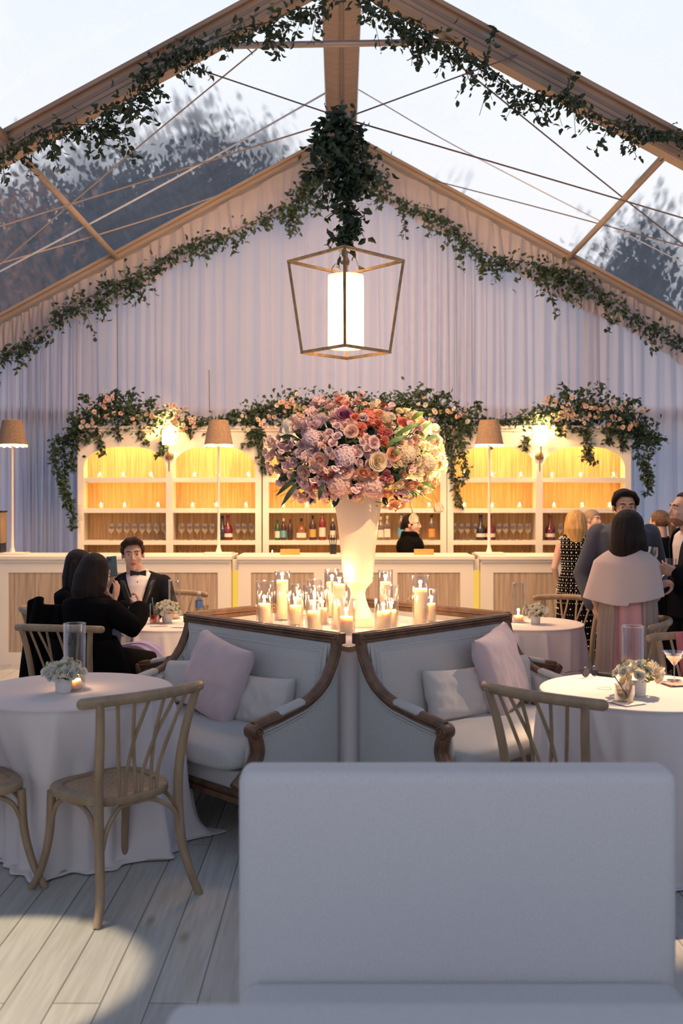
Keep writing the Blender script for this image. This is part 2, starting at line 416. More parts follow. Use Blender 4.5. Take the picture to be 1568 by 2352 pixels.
for s in (-1, 1):
    prof = [(0, ZR-.14), (s*.05, ZR-.155), (s*.17, ZR-.12), (s*.175, ZR-.02), (0, ZR-.01)]
    bb.loft([[Vector((x, y, z)) for x, z in prof] for y in (-3.5, 2, 8, YB-.02)], 0)
bb.box((-.012, -3.5, ZR-.165), (.012, YB, ZR-.13), 1)
struct('trim_4', bb, [m_beam, m_beamd], smooth=False)
for i, (X, s) in enumerate(((-2.68, 1), (2.70, 1), (-5.3, 1), (5.3, 1))):
    bb = B().tube([(X, -3.5, roof_z(X)-.10), (X, YB, roof_z(X)-.10)], .032, 10)
    struct('trim_%d' % (5+i), bb, m_beam)
for i, s in enumerate((-1, 1)):
    bb = B().box((s*HW-.09, -3.5, roof_z(HW)-.2), (s*HW+.09, YB, roof_z(HW)))
    for Y in (-3, 0, 4, 8, YB-.1): bb.box((s*HW-.08, Y-.08, 0), (s*HW+.08, Y+.08, roof_z(HW)-.1))
    struct('trim_%d' % (9+i), bb, m_beam, smooth=False)
# collar tie
a = P(466, 106, 8.0); c = P(1122, 94, 8.0)
bb = B().tube(curve([a, (0, 8.0, a.z+.02), c]), .026, 10)
for p in (a, c): bb.box((p.x-.06, 7.95, p.z-.03), (p.x+.06, 8.05, p.z+.06))
struct('trim_11', bb, mat('galvanised_tube', (.34, .33, .35), .4, metal=.3))
# steel cables
m_cable = mat('steel_cable', (.16, .13, .12), .5); m_rope = mat('tan_guy_line', (.45, .36, .28), .6); m_strap = mat('pale_strap', (.55, .62, .72), .6)
HUB = P(790, 272, 7.25)
def roofpt(px, py):
    s = (HY - py + K*abs(px-CX)) / 4.38; Y = F/s; return P(px, py, Y)
def cable(pts, r, m, label):
    tag(obj('cable', B().tube(curve(pts, 4), r, 6), m), label, 'cable')
cable([HUB, P(1188, 126, 7.95)], .006, m_cable, 'dark steel cable rising right from the lantern hub to the upper right rafter')
cable([HUB, P(415, 145, 7.95)], .006, m_cable, 'dark steel cable rising left from the lantern hub to the upper left rafter')
cable([HUB, (5.37, 7.9, 3.12)], .006, m_cable, 'long dark cable sloping down right from the lantern hub across the clear roof')
cable([HUB, (-5.37, 7.9, 3.0)], .006, m_rope, 'long tan cable sloping down left from the lantern hub across the clear roof')
cable([roofpt(590, 112), roofpt(288, 362), roofpt(-150, 735)], .007, m_rope, 'tan brace line crossing the left roof panel down from the collar tie')
cable([roofpt(1000, 106), roofpt(1450, 470), roofpt(1640, 615)], .007, m_cable, 'brace line crossing the right roof panel from near the collar tie down to the right')
cable([roofpt(640, 400), roofpt(320, 510), roofpt(-120, 640)], .007, m_rope, 'tan guy line low on the left roof panel just above the back gable')
cable([roofpt(970, 408), roofpt(1230, 475), roofpt(1620, 580)], .007, m_cable, 'thin guy line low on the right roof panel just above the back gable')
cable([roofpt(750, 212), roofpt(400, 410), roofpt(-60, 655)], .010, m_strap, 'pale blue strap lying on the outside of the left roof panel')
cable([roofpt(822, 205), roofpt(1100, 365), roofpt(1640, 640)], .006, m_strap, 'faint pale strap lying on the outside of the right roof panel')

for px_, y0, y1, w_ in ((480, 850, 945, 'left'), (269, 640, 905, 'far left')):
    cable([P(px_, y0, 11.55), P(px_+1, y1, 11.55)], .006, m_cable, 'thin dark vertical wire hanging before the drape above the cabinet, %s one' % w_)

# pleated sheer drapes
def drape(name, x0, x1, zt, Y, mt, n, side=None, A=.035, seed=1, zb=0.0, kind='structure', rows=14):
    ph = []; r_ = random.Random(seed); a = 0; c_ = r_.random()*9
    for i in range(n+1):
        a += (x1-x0)/n * 2*pi/(.105 + .05*sin(i*.011+c_) + .03*sin(i*.031+c_)); ph.append(a)
    def fn(u, v):
        i = int(round(u*n)); x = x0+(x1-x0)*u; t = v
        z = zb(x) + (zt(x)-zb(x))*t if callable(zb) else zb + (zt(x)-zb)*t
        y = Y - A*(.35+.65*(1-t)**.5)*(sin(ph[i]) + .45*sin(ph[i]*.47+1+t*1.5) + .25*sin(ph[i]*2.3+2*t))
        xx = x + .02*sin(ph[i]*.31 + t*3)
        return (xx, y, z) if side is None else (side*(Y - (y-Y)), x, z)
    return obj(name, grid(fn, n, rows), mt, kind=kind, sharp=180)
drape('wall_back', -HW, HW, lambda x: roof_z(x)-.24, YB-.12, m_drape, 1500)
drape('wall_left', -3.4, YB-.1, lambda x: roof_z(HW)-.2, HW-.05, m_drape, 700, side=-1, seed=3)
drape('wall_right', -3.4, YB-.1, lambda x: roof_z(HW)-.2, HW-.05, m_drape, 700, side=1, seed=4)
for s, w in ((-1, 'left'), (1, 'right')):
    o = drape('valance', min(s*.02, s*HW), max(s*.02, s*HW), lambda x: roof_z(x)-.22, YB-.26, m_valance, 700, A=.02, seed=5+s,
              zb=lambda x: roof_z(x)-.62-.07*sin(x*1.9)**2, kind=None, rows=5)
    tag(o, 'gathered sheer valance hanging under the %s slope of the back rafter' % w, 'valance')
drape('wall_dimming_screen', -HW, HW, lambda x: 1.1, -3.4, m_drape, 500, seed=9)  # low unseen sheer added behind the camera to dim surfaces facing it
# white kick rail seen through the drape
struct('trim_12', B().box((-HW, YB-.02, 2.70), (HW, YB+.06, 2.80)), m_beam, smooth=False)
for i, X in enumerate((-3.1, 3.05)):
    struct('trim_%d' % (13+i), B().box((X-.05, YB-.02, 0), (X+.05, YB+.08, roof_z(X)-.2)), m_beam, smooth=False)

# ------------------------------------------------------------------ trees outside
m_bark = mat('tree_bark', (.08, .07, .065), .9, bump=.4, bscale=20)
m_fol = mat('dusk_foliage', (.050, .062, .060), .8, col2=(.026, .034, .036), vscale=1.2)
m_folr = mat('reflection_russet_foliage', (.34, .14, .06), .8, col2=(.18, .10, .06), vscale=1.5)  # russet colour stands in for orange light reflections
def tree(X, Y, H, Wd, n, mt, label, seed, lean=0):
    r_ = random.Random(seed); t = thing('tree', label, 'tree', (X, Y, -.14), 0, 'trees behind the tent')
    tr = B().tube(curve([(0,0,0), (lean*.3,0,H*.3), (lean,0,H*.8)]), lerpl([.22, .16, .05]), 8)
    tips = []
    for k in range(22):
        z = H*r_.uniform(.25, .9); a = r_.uniform(0, 2*pi); L = Wd*r_.uniform(.5, 1)*(1.15-z/H*.75)
        e = Vector((cos(a)*L, sin(a)*L, z+L*r_.uniform(.5, 1.1))); s0 = Vector((lean*z/H, 0, z))
        tr.tube(curve([s0, s0.lerp(e, .5)+Vector((0,0,.2)), e], 4), lerpl([.07, .04, .015], 4), 5)
        tips += [s0.lerp(e, q) for q in (.4, .55, .7, .85, 1, 1.08)]
    obj('trunk', tr, m_bark, t)
    fo = B(); pts = []
    for k in range(n):
        c_ = r_.choice(tips); g = r_.gauss
        pts.append((c_ + Vector((g(0,.40), g(0,.40), g(0,.50))), (g(0,.5), g(0,.5), g(.5,.8))))
    leaves(fo, pts, r_, .22); obj('foliage', fo, mt, t, smooth=False)
def tre(px, top, Y, Wd, n, mt, label, seed, lean=0):
    tree((px-CX)/F*Y, Y, (EYE+(HY-top)/F*Y)*.93, Wd*1.1, n, mt, label, seed, lean)
tre(470, 235, 25, 1.7, 7000, m_fol, 'tallest dusky tree, rising in the middle of the left roof panel', 1, .3)
tre(590, 285, 26, 1.5, 5000, m_fol, 'dusky tree nearest the ridge on the left beyond the clear roof', 2, .3)
tre(330, 265, 23, 1.5, 6000, m_fol, 'dusky tree just left of the tallest tree', 3, -.3)
tre(190, 330, 26, 2.0, 6000, m_fol, 'dark tree low behind the left front garland', 4)
tre(50, 400, 22, 1.9, 6000, m_fol, 'dark tree at the far left edge beyond the clear roof', 5)
tre(-120, 420, 25, 2.2, 4000, m_fol, 'dark tree farthest out on the left', 12)
tre(430, 420, 21, 1.8, 6000, m_fol, 'low dark tree just above the left slope of the back gable', 6)
tre(240, 480, 19, 1.8, 6000, m_fol, 'low dark tree at the lower left of the roof', 13)
tre(650, 330, 24, 1.0, 2500, m_fol, 'small dusky tree beside the ridge on the left', 10)
tre(40, 330, 17, .8, 1500, m_folr, 'added russet tree standing in for orange light reflections at the upper left roof edge', 7)
tre(1500, 480, 21, 1.3, 4500, m_fol, 'dark tree at the right edge beyond the clear roof', 8)
tre(1400, 570, 24, 1.3, 3500, m_fol, 'low dusky tree above the right slope of the back gable', 11)
tre(960, 330, 26, .8, 700, m_fol, 'small treetop showing just right of the ridge', 9)
lamp('russet_tree_fill', 'POINT', (-8.4, 15.4, 6.6), 35, (1, .5, .2), size=.2)  # unseen lamp added to light the russet tree

# ------------------------------------------------------------------ back bar cabinets
YC = 11.3; CD = .36; CW = 2.086
SZ = [1.92, 1.571, 1.208, .86, .50]; SPR = 2.03; TOP = 2.475
def cabinet(X0, side):
    t = thing('bar_cabinet', 'white arched %s shelving cabinet behind the bar' % side, 'cabinet', (X0, YC, 0), 0, 'arched cabinets behind the bar')
    c = B(); c.box((0, .03, 0), (.03, CD, TOP)); c.box((CW-.03, .03, 0), (CW, CD, TOP)); c.box((0, .03, TOP-.03), (CW, CD, TOP))
    c.box((CW/2-.02, .03, 0), (CW/2+.02, CD, TOP-.03)); c.box((0, CD, 0), (CW, CD+.015, TOP))
    c.box((0, .03, 0), (CW, CD, .1))
    obj('carcass', c, m_white, t, smooth=False)
    f = B(); xs = [0, .07, .07+.933, .07+.933+.08, CW-.07, CW]
    f.box((xs[0], 0, 0), (xs[1], .03, SPR)); f.box((xs[2], 0, 0), (xs[3], .03, SPR)); f.box((xs[4], 0, 0), (xs[5], .03, SPR))
    f.box((xs[0], 0, 0), (xs[5], .03, .12)); f.box((xs[0], 0, SPR), (xs[1], .03, TOP)); f.box((xs[2], 0, SPR), (xs[3], .03, TOP)); f.box((xs[4], 0, SPR), (xs[5], .03, TOP))
    for a in (xs[1], xs[3]):
        n = 40; w = xs[2]-xs[1]
        def az(u): return SPR + .245*max(0, 1-abs(2*u-1)**2.6)**.5
        for i in range(n):
            u0, u1 = .5-.5*cos(pi*i/n), .5-.5*cos(pi*(i+1)/n); z0, z1 = az(u0), az(u1); p, q = a+w*u0, a+w*u1
            f.add([(p,0,z0),(q,0,z1),(q,0,TOP),(p,0,TOP),(p,.03,z0),(q,.03,z1),(q,.03,TOP),(p,.03,TOP)], [(0,1,2,3),(7,6,5,4),(0,4,5,1)])
    obj('face_frame', f, m_white, t, smooth=False)
    cr = B(); cr.box((-.015, -.03, TOP), (CW+.015, CD+.02, TOP+.035)); cr.box((-.005, -.015, TOP-.03), (CW+.005, 0, TOP))
    obj('crown', cr, m_white, t, smooth=False, bevel=.006)
    for z in SZ:
        obj('shelf', B().box((.03, .004, z-.05), (CW-.03, CD, z)), m_white, t, smooth=False, bevel=.002)
    for x in (.035, CW/2+.022):
        obj('back_panel', B().box((x, CD-.012, .1), (x+CW/2-.057, CD-.002, TOP-.03)), m_grass, t, smooth=False)
    # unseen strip lights added so the bays glow, behind arches and under shelves
    for x in (xs[1], xs[3]):
        obj('added_light_strip', B().box((x+.02, .035, 2.40), (x+.91, .05, 2.415)), m_lampstem, t, smooth=False)
        l = lamp('shelf_glow_fill', 'AREA', (X0+x+.466, YC+.075, 2.40), 8.0, (1, .62, .18), (X0+x+.466, YC+.32, 1.92), .85, sy=.03)
        l = lamp('shelf_glow_fill', 'AREA', (X0+x+.466, YC+.06, 1.862), 3.3, (1, .43, .05), (X0+x+.466, YC+.36, 1.60), .85, sy=.03)
        l = lamp('shelf_glow_fill', 'AREA', (X0+x+.466, YC+.06, 1.512), .42, (1, .52, .16), (X0+x+.466, YC+.36, 1.25), .85, sy=.03)
        l = lamp('shelf_glow_fill', 'AREA', (X0+x+.466, YC+.06, 1.15), .55, (1, .46, .09), (X0+x+.466, YC+.36, .9), .85, sy=.03)
    return t
CX0 = [-2.994, -.894, 1.200]
for X0, s in zip(CX0, ('left', 'middle', 'right')): cabinet(X0, s)

# sconces
def sconce(X, side):
    t = thing('sconce', 'brass %s wall sconce with glowing white cylinder shade between cabinet arches' % side, 'lamp', (X, YC, 2.17), 0, 'sconces on the cabinets')
    obj('backplate', B().lathe([(0, 0), (.05, 0), (.05, .012), (.04, .018), (0, .02)], 24, M=Matrix.Rotation(pi/2, 4, 'X')), m_brass, t)
    obj('arm', B().tube(curve([(0, -.02, 0), (0, -.09, 0), (0, -.10, .03), (0, -.10, .10)]), .008, 8).tube([(0, -.035, -.18), (0, -.035, .03)], .007, 8), m_brass, t)
    obj('lamp_shade', B().lathe([(.060, .12), (.064, .125), (.064, .30), (.060, .305)], 28, c=(0, -.10, 0), caps=False), sheer('shade_%s' % side, (.9, .8, .6), (1, .85, .6), .7, .12), t)
    obj('bulb', B().ell((0, -.10, .21), (.022, .022, .03)), emitter('bulb_%s' % side, (1, .62, .22), 900), t)
    lamp('sconce_light', 'POINT', (X, YC-.12, 2.53), 26, (1, .58, .18), size=.03)
sconce(CX0[0]+1.043, 'left'); sconce(CX0[2]+1.043, 'right')

# ------------------------------------------------------------------ bar counters
YF = 10.1
def bar(X0, side):
    t = thing('bar_counter', 'white %s bar counter with woven-look front panels' % side, 'bar counter', (X0, YF, 0), 0, 'bar counters')
    w = 2.385
    bd = B().box((0, .02, .0), (w, .58, 1.045)); bd.box((0, .0, .0), (w, .02, .12)); bd.box((0, 0, .93), (w, .02, 1.045))
    xs = [(.128, .768), (.872, 1.512), (1.612, 2.252)]
    for a, c in ((0, .128), (.768, .872), (1.512, 1.612), (2.252, w)): bd.box((a, 0, .12), (c, .02, .93))
    obj('body', bd, m_white, t, smooth=False)
    obj('counter_top', B().box((-.012, -.035, 1.06), (w+.012, .62, 1.10)).box((0, -.02, 1.035), (w, .60, 1.06)), m_white, t, smooth=False, bevel=.006)
    for a, c in xs:
        obj('front_panel', B().box((a, .008, .12), (c, .018, .93)), m_grass2, t, smooth=False)
    obj('plinth', B().box((.02, .03, 0), (w-.02, .05, .05)), m_white, t, smooth=False)
    return t
BX = [-3.507, -1.047, 1.413]
for X0, s in zip(BX, ('left', 'middle', 'right')): bar(X0, s)
m_glow = emitter('amber_glow', (1.0, .60, .10), .95)  # emission stands in for warm light showing in the bar gaps
for X, s in ((-1.083, 'left'), (1.376, 'right')):
    t = thing('lit_gap_strip', 'amber emissive strip standing in for light in the %s gap between bar counters' % s, 'lit gap', (X, YF, 0))
    obj('glow_cover', B().box((-.028, .06, .02), (.028, .10, .95)), m_glow, t, smooth=False)
    obj('cap', B().box((-.028, .055, .95), (.028, .12, 1.06)), m_white, t, smooth=False)

# slender rattan lamps on the bar
m_rattan = mat('woven_rattan', (.36, .25, .17), .8, col2=(.20, .135, .09), vscale=170, stretch=(1, 1, .3), bump=.9, bscale=220, bstretch=(1, 1, .3))
m_shadein = mat('shade_lining', (.85, .78, .66), .7)
LM = None
def bar_lamp(X, Y, label):
    global LM
    if LM is None:
        t = thing('table_lamp', label, 'lamp', (X, Y, 1.10), 0, 'tall lamps along the bar')
        obj('base', B().box((-.15, -.10, 0), (.15, .10, .022)), m_lampstem, t, smooth=False, bevel=.004)
        obj('stem', B().lathe([(.035, .022), (.03, .035), (.018, .08), (.0135, .3), (.012, 1.22), (.02, 1.23), (.02, 1.26)], 16), m_lampstem, t)
        n = 40; sc_ = 14
        def sh(r0, r1, z0, z1, am):
            return grid(lambda u, v: ((r0+(r1-r0)*v)*cos(2*pi*u), (r0+(r1-r0)*v)*sin(2*pi*u), z0+(z1-z0)*v - (1-v)**3*am*abs(sin(sc_*pi*u))), 168, 10, True)
        obj('lamp_shade', sh(.150, .100, 1.14, 1.395, .0), m_rattan, t)
        obj('scalloped_trim', grid(lambda u, v: (.152*cos(2*pi*u), .152*sin(2*pi*u), 1.145 - .028*(1-v)*abs(sin(sc_*pi*u))), 168, 3, True), sheer('trim_cloth', (.9, .75, .5), (1, .8, .5), .6), t)
        obj('shade_lining', sh(.146, .097, 1.141, 1.39, 0), m_shadein, t)
        obj('shade_top', B().lathe([(.0, 1.393), (.10, 1.396), (.0, 1.40)], 28, caps=False), m_rattan, t)
        obj('bulb', B().ell((0, 0, 1.27), (.025, .025, .035)), emitter('lamp_bulb', (1, .66, .30), 150), t)
        LM = t
    else: t = dup(LM, (X, Y, 1.10), 0, label)
    lamp('lamp_light', 'SPOT', (X, Y-.0, 1.10+1.22), 85, (1, .60, .24), (X, Y, 0), .03, 168, .25)
bar_lamp(P(502, 0, 10.35).x, 10.35, 'slim white lamp with rattan shade on the bar left of the flowers')
bar_lamp(P(1123, 0, 10.35).x, 10.35, 'slim white lamp with rattan shade on the bar right of the flowers')
bar_lamp(P(28, 0, 10.35).x, 10.35, 'slim white lamp with rattan shade at the far left end of the bar')

# ------------------------------------------------------------------ settees
def settee(mid, a, label, pillows=False):
    t = thing('settee', label, 'settee', (mid[0], mid[1], 0), a, 'carved settees around the candle table')
    W2 = .625
    path = [(0, .965), (.012, .90), (.035, .84), (.085, .755), (.15, .70), (.222, .665), (.32, .64), (.41, .62), (.50, .605), (.555, .592)]
    # outer side panels
    for s, nm in ((-1, 'left'), (1, 'right')):
        pp = curve([(y, z, 0) for y, z in path], 4); post = curve([(.545, .56, 0), (.54, .50, 0), (.548, .45, 0), (.59, .40, 0), (.64, .36, 0)], 4)
        top = [(p.x, p.y) for p in pp] + [(p.x, p.y) for p in post]
        bb = B(); x0, x1 = s*(W2-.035), s*(W2-.004)
        n = len(top); bot = [(-.0 + .62*i/(n-1), .30) for i in range(n)]
        for i in range(n-1):
            a0, a1, b0, b1 = top[i], top[i+1], bot[i], bot[i+1]
            vs = [(x, p[0], p[1]) for x in (x0, x1) for p in (a0, a1, b1, b0)]
            bb.add(vs, [(0,1,2,3), (7,6,5,4), (0,4,5,1), (3,2,6,7)])
        obj('side_panel', bb, m_uphol, t, sharp=50)
        # welt piping just under the wood
        pip = [(s*(W2+.002), p.x+.014*(1 if i > 20 else .2), p.y-.045) for i, p in enumerate(pp)]
        obj('piping', B().tube(pip, .006, 6).tube([(q[0], q[1]+.002, q[2]-.016) for q in pip], .005, 6), m_uphol, t)
    # carved frame: back rail + sweeping arms
    fr = B()
    left = [(-W2, y, z) for y, z in path]; right = [(W2, y, z) for y, z in reversed(path)]
    for s in (-1, 1):
        c3 = curve([(s*W2, y, z) for y, z in path], 6)
        fr.tube(c3, .031, 10, up=(s, 0, 0), ell=(1.0, .95)); 
        fr.tube([q + Vector((s*.012, 0, .020)) for q in c3], .008, 6, 1); fr.tube([q + Vector((-s*.012, 0, .020)) for q in c3], .008, 6, 1)
        fr.tube([q + Vector((s*.030, 0, .0)) for q in c3], .006, 6, 1)
    fr.tube([(-W2-.02, 0, .962), (W2+.02, 0, .962)], .034, 4, up=(0, 0, 1), ell=(1.25, .8))
    fr.box((-W2-.03, -.032, .93), (W2+.03, .030, .985))
    fr.tube([(-W2, .033, .975), (W2, .033, .975)], .006, 6, 1); fr.tube([(-W2, .034, .945), (W2, .034, .945)], .006, 6, 1)
    obj('back_frame', fr, [m_walnut, m_walnut], t, bevel=.004)
    for s in (-1, 1):
        sc_ = B()
        sc_.lathe([(0, -.04), (.030, -.038), (.036, -.03), (.036, .03), (.030, .038), (0, .04)], 20, M=Matrix.Translation((s*W2, .555, .575)) @ Matrix.Rotation(pi/2, 4, 'Y'))
        sp = [(s*(W2+.040), .555+.027*cos(q*.6)*(1-q/16), .575+.027*sin(q*.6)*(1-q/16)) for q in range(15)]
        sc_.tube(sp, .005, 6)
        pc = curve([(s*W2, .550, .56), (s*W2, .530, .50), (s*W2, .532, .455), (s*W2, .565, .405), (s*W2, .625, .355), (s*W2, .665, .325)], 5)
        sc_.tube(pc, .033, 10, up=(s, 0, 0)); sc_.tube([q + Vector((s*.014, .028, .006)) for q in pc[:-6]], .008, 6); sc_.tube([q + Vector((-s*.014, .028, .006)) for q in pc[:-6]], .008, 6); sc_.tube([q + Vector((s*.032, 0, 0)) for q in pc[:-6]], .006, 6)
        obj('arm_post', sc_, m_walnut, t)
        ap = curve([(s*W2, .24, .672), (s*W2, .30, .658), (s*W2, .36, .646), (s*W2, .41, .636)], 4)
        obj('arm_pad', B().tube(ap, [.022]+[.034]*11+[.024], 12, up=(s, 0, 0), ell=(.62, 1.02)), m_uphol, t)
    # inside back, padded
    def bk(u, v):
        x = -W2+.04 + (2*W2-.08)*u; z = .36+.565*v; edge = min(u, 1-u)*6; e2 = min(v*3, (1-v)*9)
        wdt = 1.0
        yy = .115 - .085*v - .0 + .035*min(1, edge)**.5*min(1, e2)**.5
        if v < .62:  # widen under the sweeping arms
            yy += 0
        return (x, yy, z)
    bb = grid(bk, 40, 24)
    obj('back_cushion', bb, m_uphol, t)
    ob = B().box((-W2+.02, -.028, .28), (W2-.02, .03, .94)); obj('outside_back', ob, m_uphol, t, smooth=False)
    wl = B(); q = .012
    for iu, iv in ((.022, .965), (.038, .935)):
        wl.tube([bk(iu, .35+(iv-.35)*q/8) for q in range(9)] + [bk(iu+(1-2*iu)*q/16, iv) for q in range(1, 16)] + [bk(1-iu, iv-(iv-.35)*q/8) for q in range(9)], .0055, 6)
    obj('back_welt', wl, m_uphol, t)
    # inner side pads
    for s in (-1, 1):
        pp = [(y, z) for y, z in path]; bb = B(); n = len(pp)
        for i in range(n-1):
            vs = [(s*(W2-.045), pp[i][0], pp[i][1]-.01), (s*(W2-.045), pp[i+1][0], pp[i+1][1]-.01), (s*(W2-.045), pp[i+1][0]+.02, .36), (s*(W2-.045), pp[i][0], .36)]
            bb.add(vs, [(0,1,2,3)])
        obj('inside_arm', bb, m_uphol, t, solid=.02)
    # seat
    obj('seat_base', B().box((-W2+.02, .0, .285), (W2-.02, .60, .375)), m_uphol, t, smooth=False, bevel=.01)
    obj('seat_rail', B().box((-W2-.01, -.02, .235), (W2+.01, .625, .262)).box((-W2+.0, -.01, .262), (W2-.0, .612, .275)).box((-W2-.005, -.015, .275), (W2+.005, .62, .292)), m_walnut, t, smooth=False, bevel=.005)
    def cu(u, v):  # rounded box cushion
        a_ = 2*pi*u; ca, sa = cos(a_), sin(a_)
        e = .22; sx_ = math.copysign(abs(ca)**e, ca); sy_ = math.copysign(abs(sa)**e, sa)
        w = sin(pi*v)**.22 if 0 < v < 1 else 0
        cz = -cos(pi*v); z = math.copysign(abs(cz)**.5, cz)
        x = sx_*w*(W2-.055); y = .345+sy_*w*.325
        puff = .022*(1-(x/W2)**2)*(1-((y-.345)/.34)**2) if z > 0 else 0
        return (x, y, .432+.062*z+puff*z)
    obj('seat_cushion', grid(cu, 120, 24, True), m_uphol, t, sharp=70)
    for x in (-W2+.04, W2-.04):
        for y in (.03, .58):
            obj('leg', B().lathe([(.014, 0), (.018, .03), (.022, .12), (.030, .20), (.024, .215), (.032, .235)], 14, c=(x, y, 0)), m_walnut, t)
    return t
S_NL = settee((-.463, 5.52), R(135), 'grey linen carved settee, near left of the candle table, facing left')
S_NR = settee((.538, 5.52), R(-135), 'grey linen carved settee, near right of the candle table, facing right')
S_FL = settee((-.463, 6.49), R(45), 'carved settee on the far left side of the candle table, mostly hidden')
S_FR = settee((.543, 6.49), R(-45), 'carved settee on the far right side of the candle table, mostly hidden')

def pillow(w, h, th, mt, seed, name):
    r_ = random.Random(seed); o1, o2 = r_.random()*9, r_.random()*9
    bb = B(); n = 34
    for sg in (1, -1):
        def fn(u, v):
            x, y = 2*u-1, 2*v-1
            d = max(0, (1-x**4)*(1-y**4))**.42
            pin = 1 - .07*(1-abs(y)**2)*abs(x)**6; pin2 = 1 - .07*(1-abs(x)**2)*abs(y)**6
            wr = .010*noise.noise(Vector((x*2.2+o1, y*2.2, sg)))*min(1, d*2) + .005*noise.noise(Vector((x*6+o2, y*3, sg)))*min(1, d*2)
            return (x*w/2*pin, sg*(th/2*d + wr*1.2)*1.0, y*h/2*pin2)
        g = grid(fn, n, n); bb.add(g.v, g.f if sg < 0 else [f[::-1] for f in g.f])
    o = obj(name, bb, mt, sharp=80); md = o.modifiers.new('weld', 'WELD'); md.merge_threshold = .0005
    return o
def put_pillow(st, name, w, h, th, mt, lx, ly, lz, tilt, yaw, roll, label, seed, group=None):
    """lx,ly,lz: middle of the pillow in the settee's frame; tilt leans it onto the back"""
    o = pillow(w, h, th, mt, seed, name)
    M = st.matrix_basis @ Matrix.Translation((lx, ly, lz)) @ Matrix.Rotation(yaw, 4, 'Z') @ Matrix.Rotation(tilt, 4, 'X') @ Matrix.Rotation(roll, 4, 'Y')
    o.matrix_world = M
    tag(o, label, 'pillow', group)
# local x runs from near corner to far corner on the left settee, from far to near on the right one
put_pillow(S_NL, 'throw_pillow', .50, .43, .15, m_lav, .045, .26, .705, R(17), R(-4), R(-9), 'square lavender velvet pillow on the left settee', 11)
put_pillow(S_NL, 'lumbar_pillow', .38, .26, .12, m_lumbar, -.27, .185, .615, R(18), R(6), R(3), 'small grey linen pillow right of the lavender pillow on the left settee', 12)
put_pillow(S_NL, 'lumbar_pillow', .38, .26, .12, m_lumbar, .43, .185, .625, R(18), R(-4), R(8), 'small grey linen pillow left of the lavender pillow on the left settee', 13)
put_pillow(S_NR, 'throw_pillow', .44, .45, .15, m_lav, -.235, .25, .725, R(15), R(12), R(8), 'square pale lavender pillow on the right settee', 14)
put_pillow(S_NR, 'lumbar_pillow', .42, .28, .13, m_lumbar, .09, .19, .625, R(18), R(-5), R(-3), 'small grey linen pillow left of the lavender pillow on the right settee', 15)
put_pillow(S_NR, 'lumbar_pillow', .36, .28, .12, m_lumbar, -.46, .17, .635, R(14), R(6), R(-6), 'small grey linen pillow behind the lavender pillow on the right settee', 16)

# ------------------------------------------------------------------ foreground banquettes
def rbox(bb, a, c, r, n=5):
    """box with rounded edges (lofted superellipse)"""
    cx, cy, cz = [(a[i]+c[i])/2 for i in range(3)]; hx, hy, hz = [(c[i]-a[i])/2 for i in range(3)]
    rings = []
    for i in range(2*n+2):
        k = i if i <= n else i-1
        th = -pi/2 + pi/2*(i/n) if i <= n else pi/2*((i-n-1)/n)
        z = cz + (-(hz-r) if i <= n else hz-r) + r*sin(th); off = r*cos(th)
        ring = []
        for sx_, sy_, a0 in ((1,1,0), (-1,1,pi/2), (-1,-1,pi), (1,-1,3*pi/2)):
            for q in range(n+1):
                t = a0 + pi/2*q/n; ring.append((cx+sx_*(hx-r)+off*cos(t), cy+sy_*(hy-r)+off*sin(t), z))
        rings.append(ring)
    bb.loft(rings); return bb
def banquette(name, Yb, face, label):
    t = thing(name, label, 'sofa', (0, 0, 0))
    x0, x1 = (-.268 if face < 0 else -.245), .874; d = face
    obj('backrest', rbox(B(), (x0, min(Yb, Yb+d*-.13), .10), (x1, max(Yb, Yb-d*.13), .955), .032), m_banq, t, sharp=80)
    ys = sorted((Yb, Yb+d*.52))
    obj('seat', rbox(B(), (x0+.012, ys[0]-(.03 if d<0 else -.0), .27), (x1-.005, ys[1]+(0 if d<0 else .03), .425), .045), m_banq, t, sharp=80)
    obj('base', B().box((x0+.02, ys[0], .08), (x1-.02, ys[1], .28)), m_banq, t, smooth=False)
    for x in (x0+.06, x1-.06):
        for y in (ys[0]+.03, ys[1]-.04):
            obj('leg', B().lathe([(.018, 0), (.025, .10)], 12, c=(x, y, 0)), m_walnut, t)
banquette('banquette', 2.58, -1, 'pale linen banquette with tall plain back in the right foreground')
banquette('banquette', 1.42, 1, 'pale banquette nearest the camera, only its back edge showing at the bottom')
# dark post end beside the banquette
t = thing('dark_chair', 'dark upholstered chair just visible past the right end of the banquette', 'chair', (0, 0, 0))
obj('backrest', rbox(B(), (.995, 2.84, .42), (1.46, 2.90, .866), .02), m_tux, t, sharp=80)
obj('seat', rbox(B(), (.995, 2.42, .38), (1.46, 2.86, .47), .02), m_tux, t, sharp=80)
for x in (1.02, 1.435):
    for y in (2.46, 2.86): obj('leg', B().lathe([(.014, 0), (.020, .40)], 12, c=(x, y, 0)), m_walnut, t)

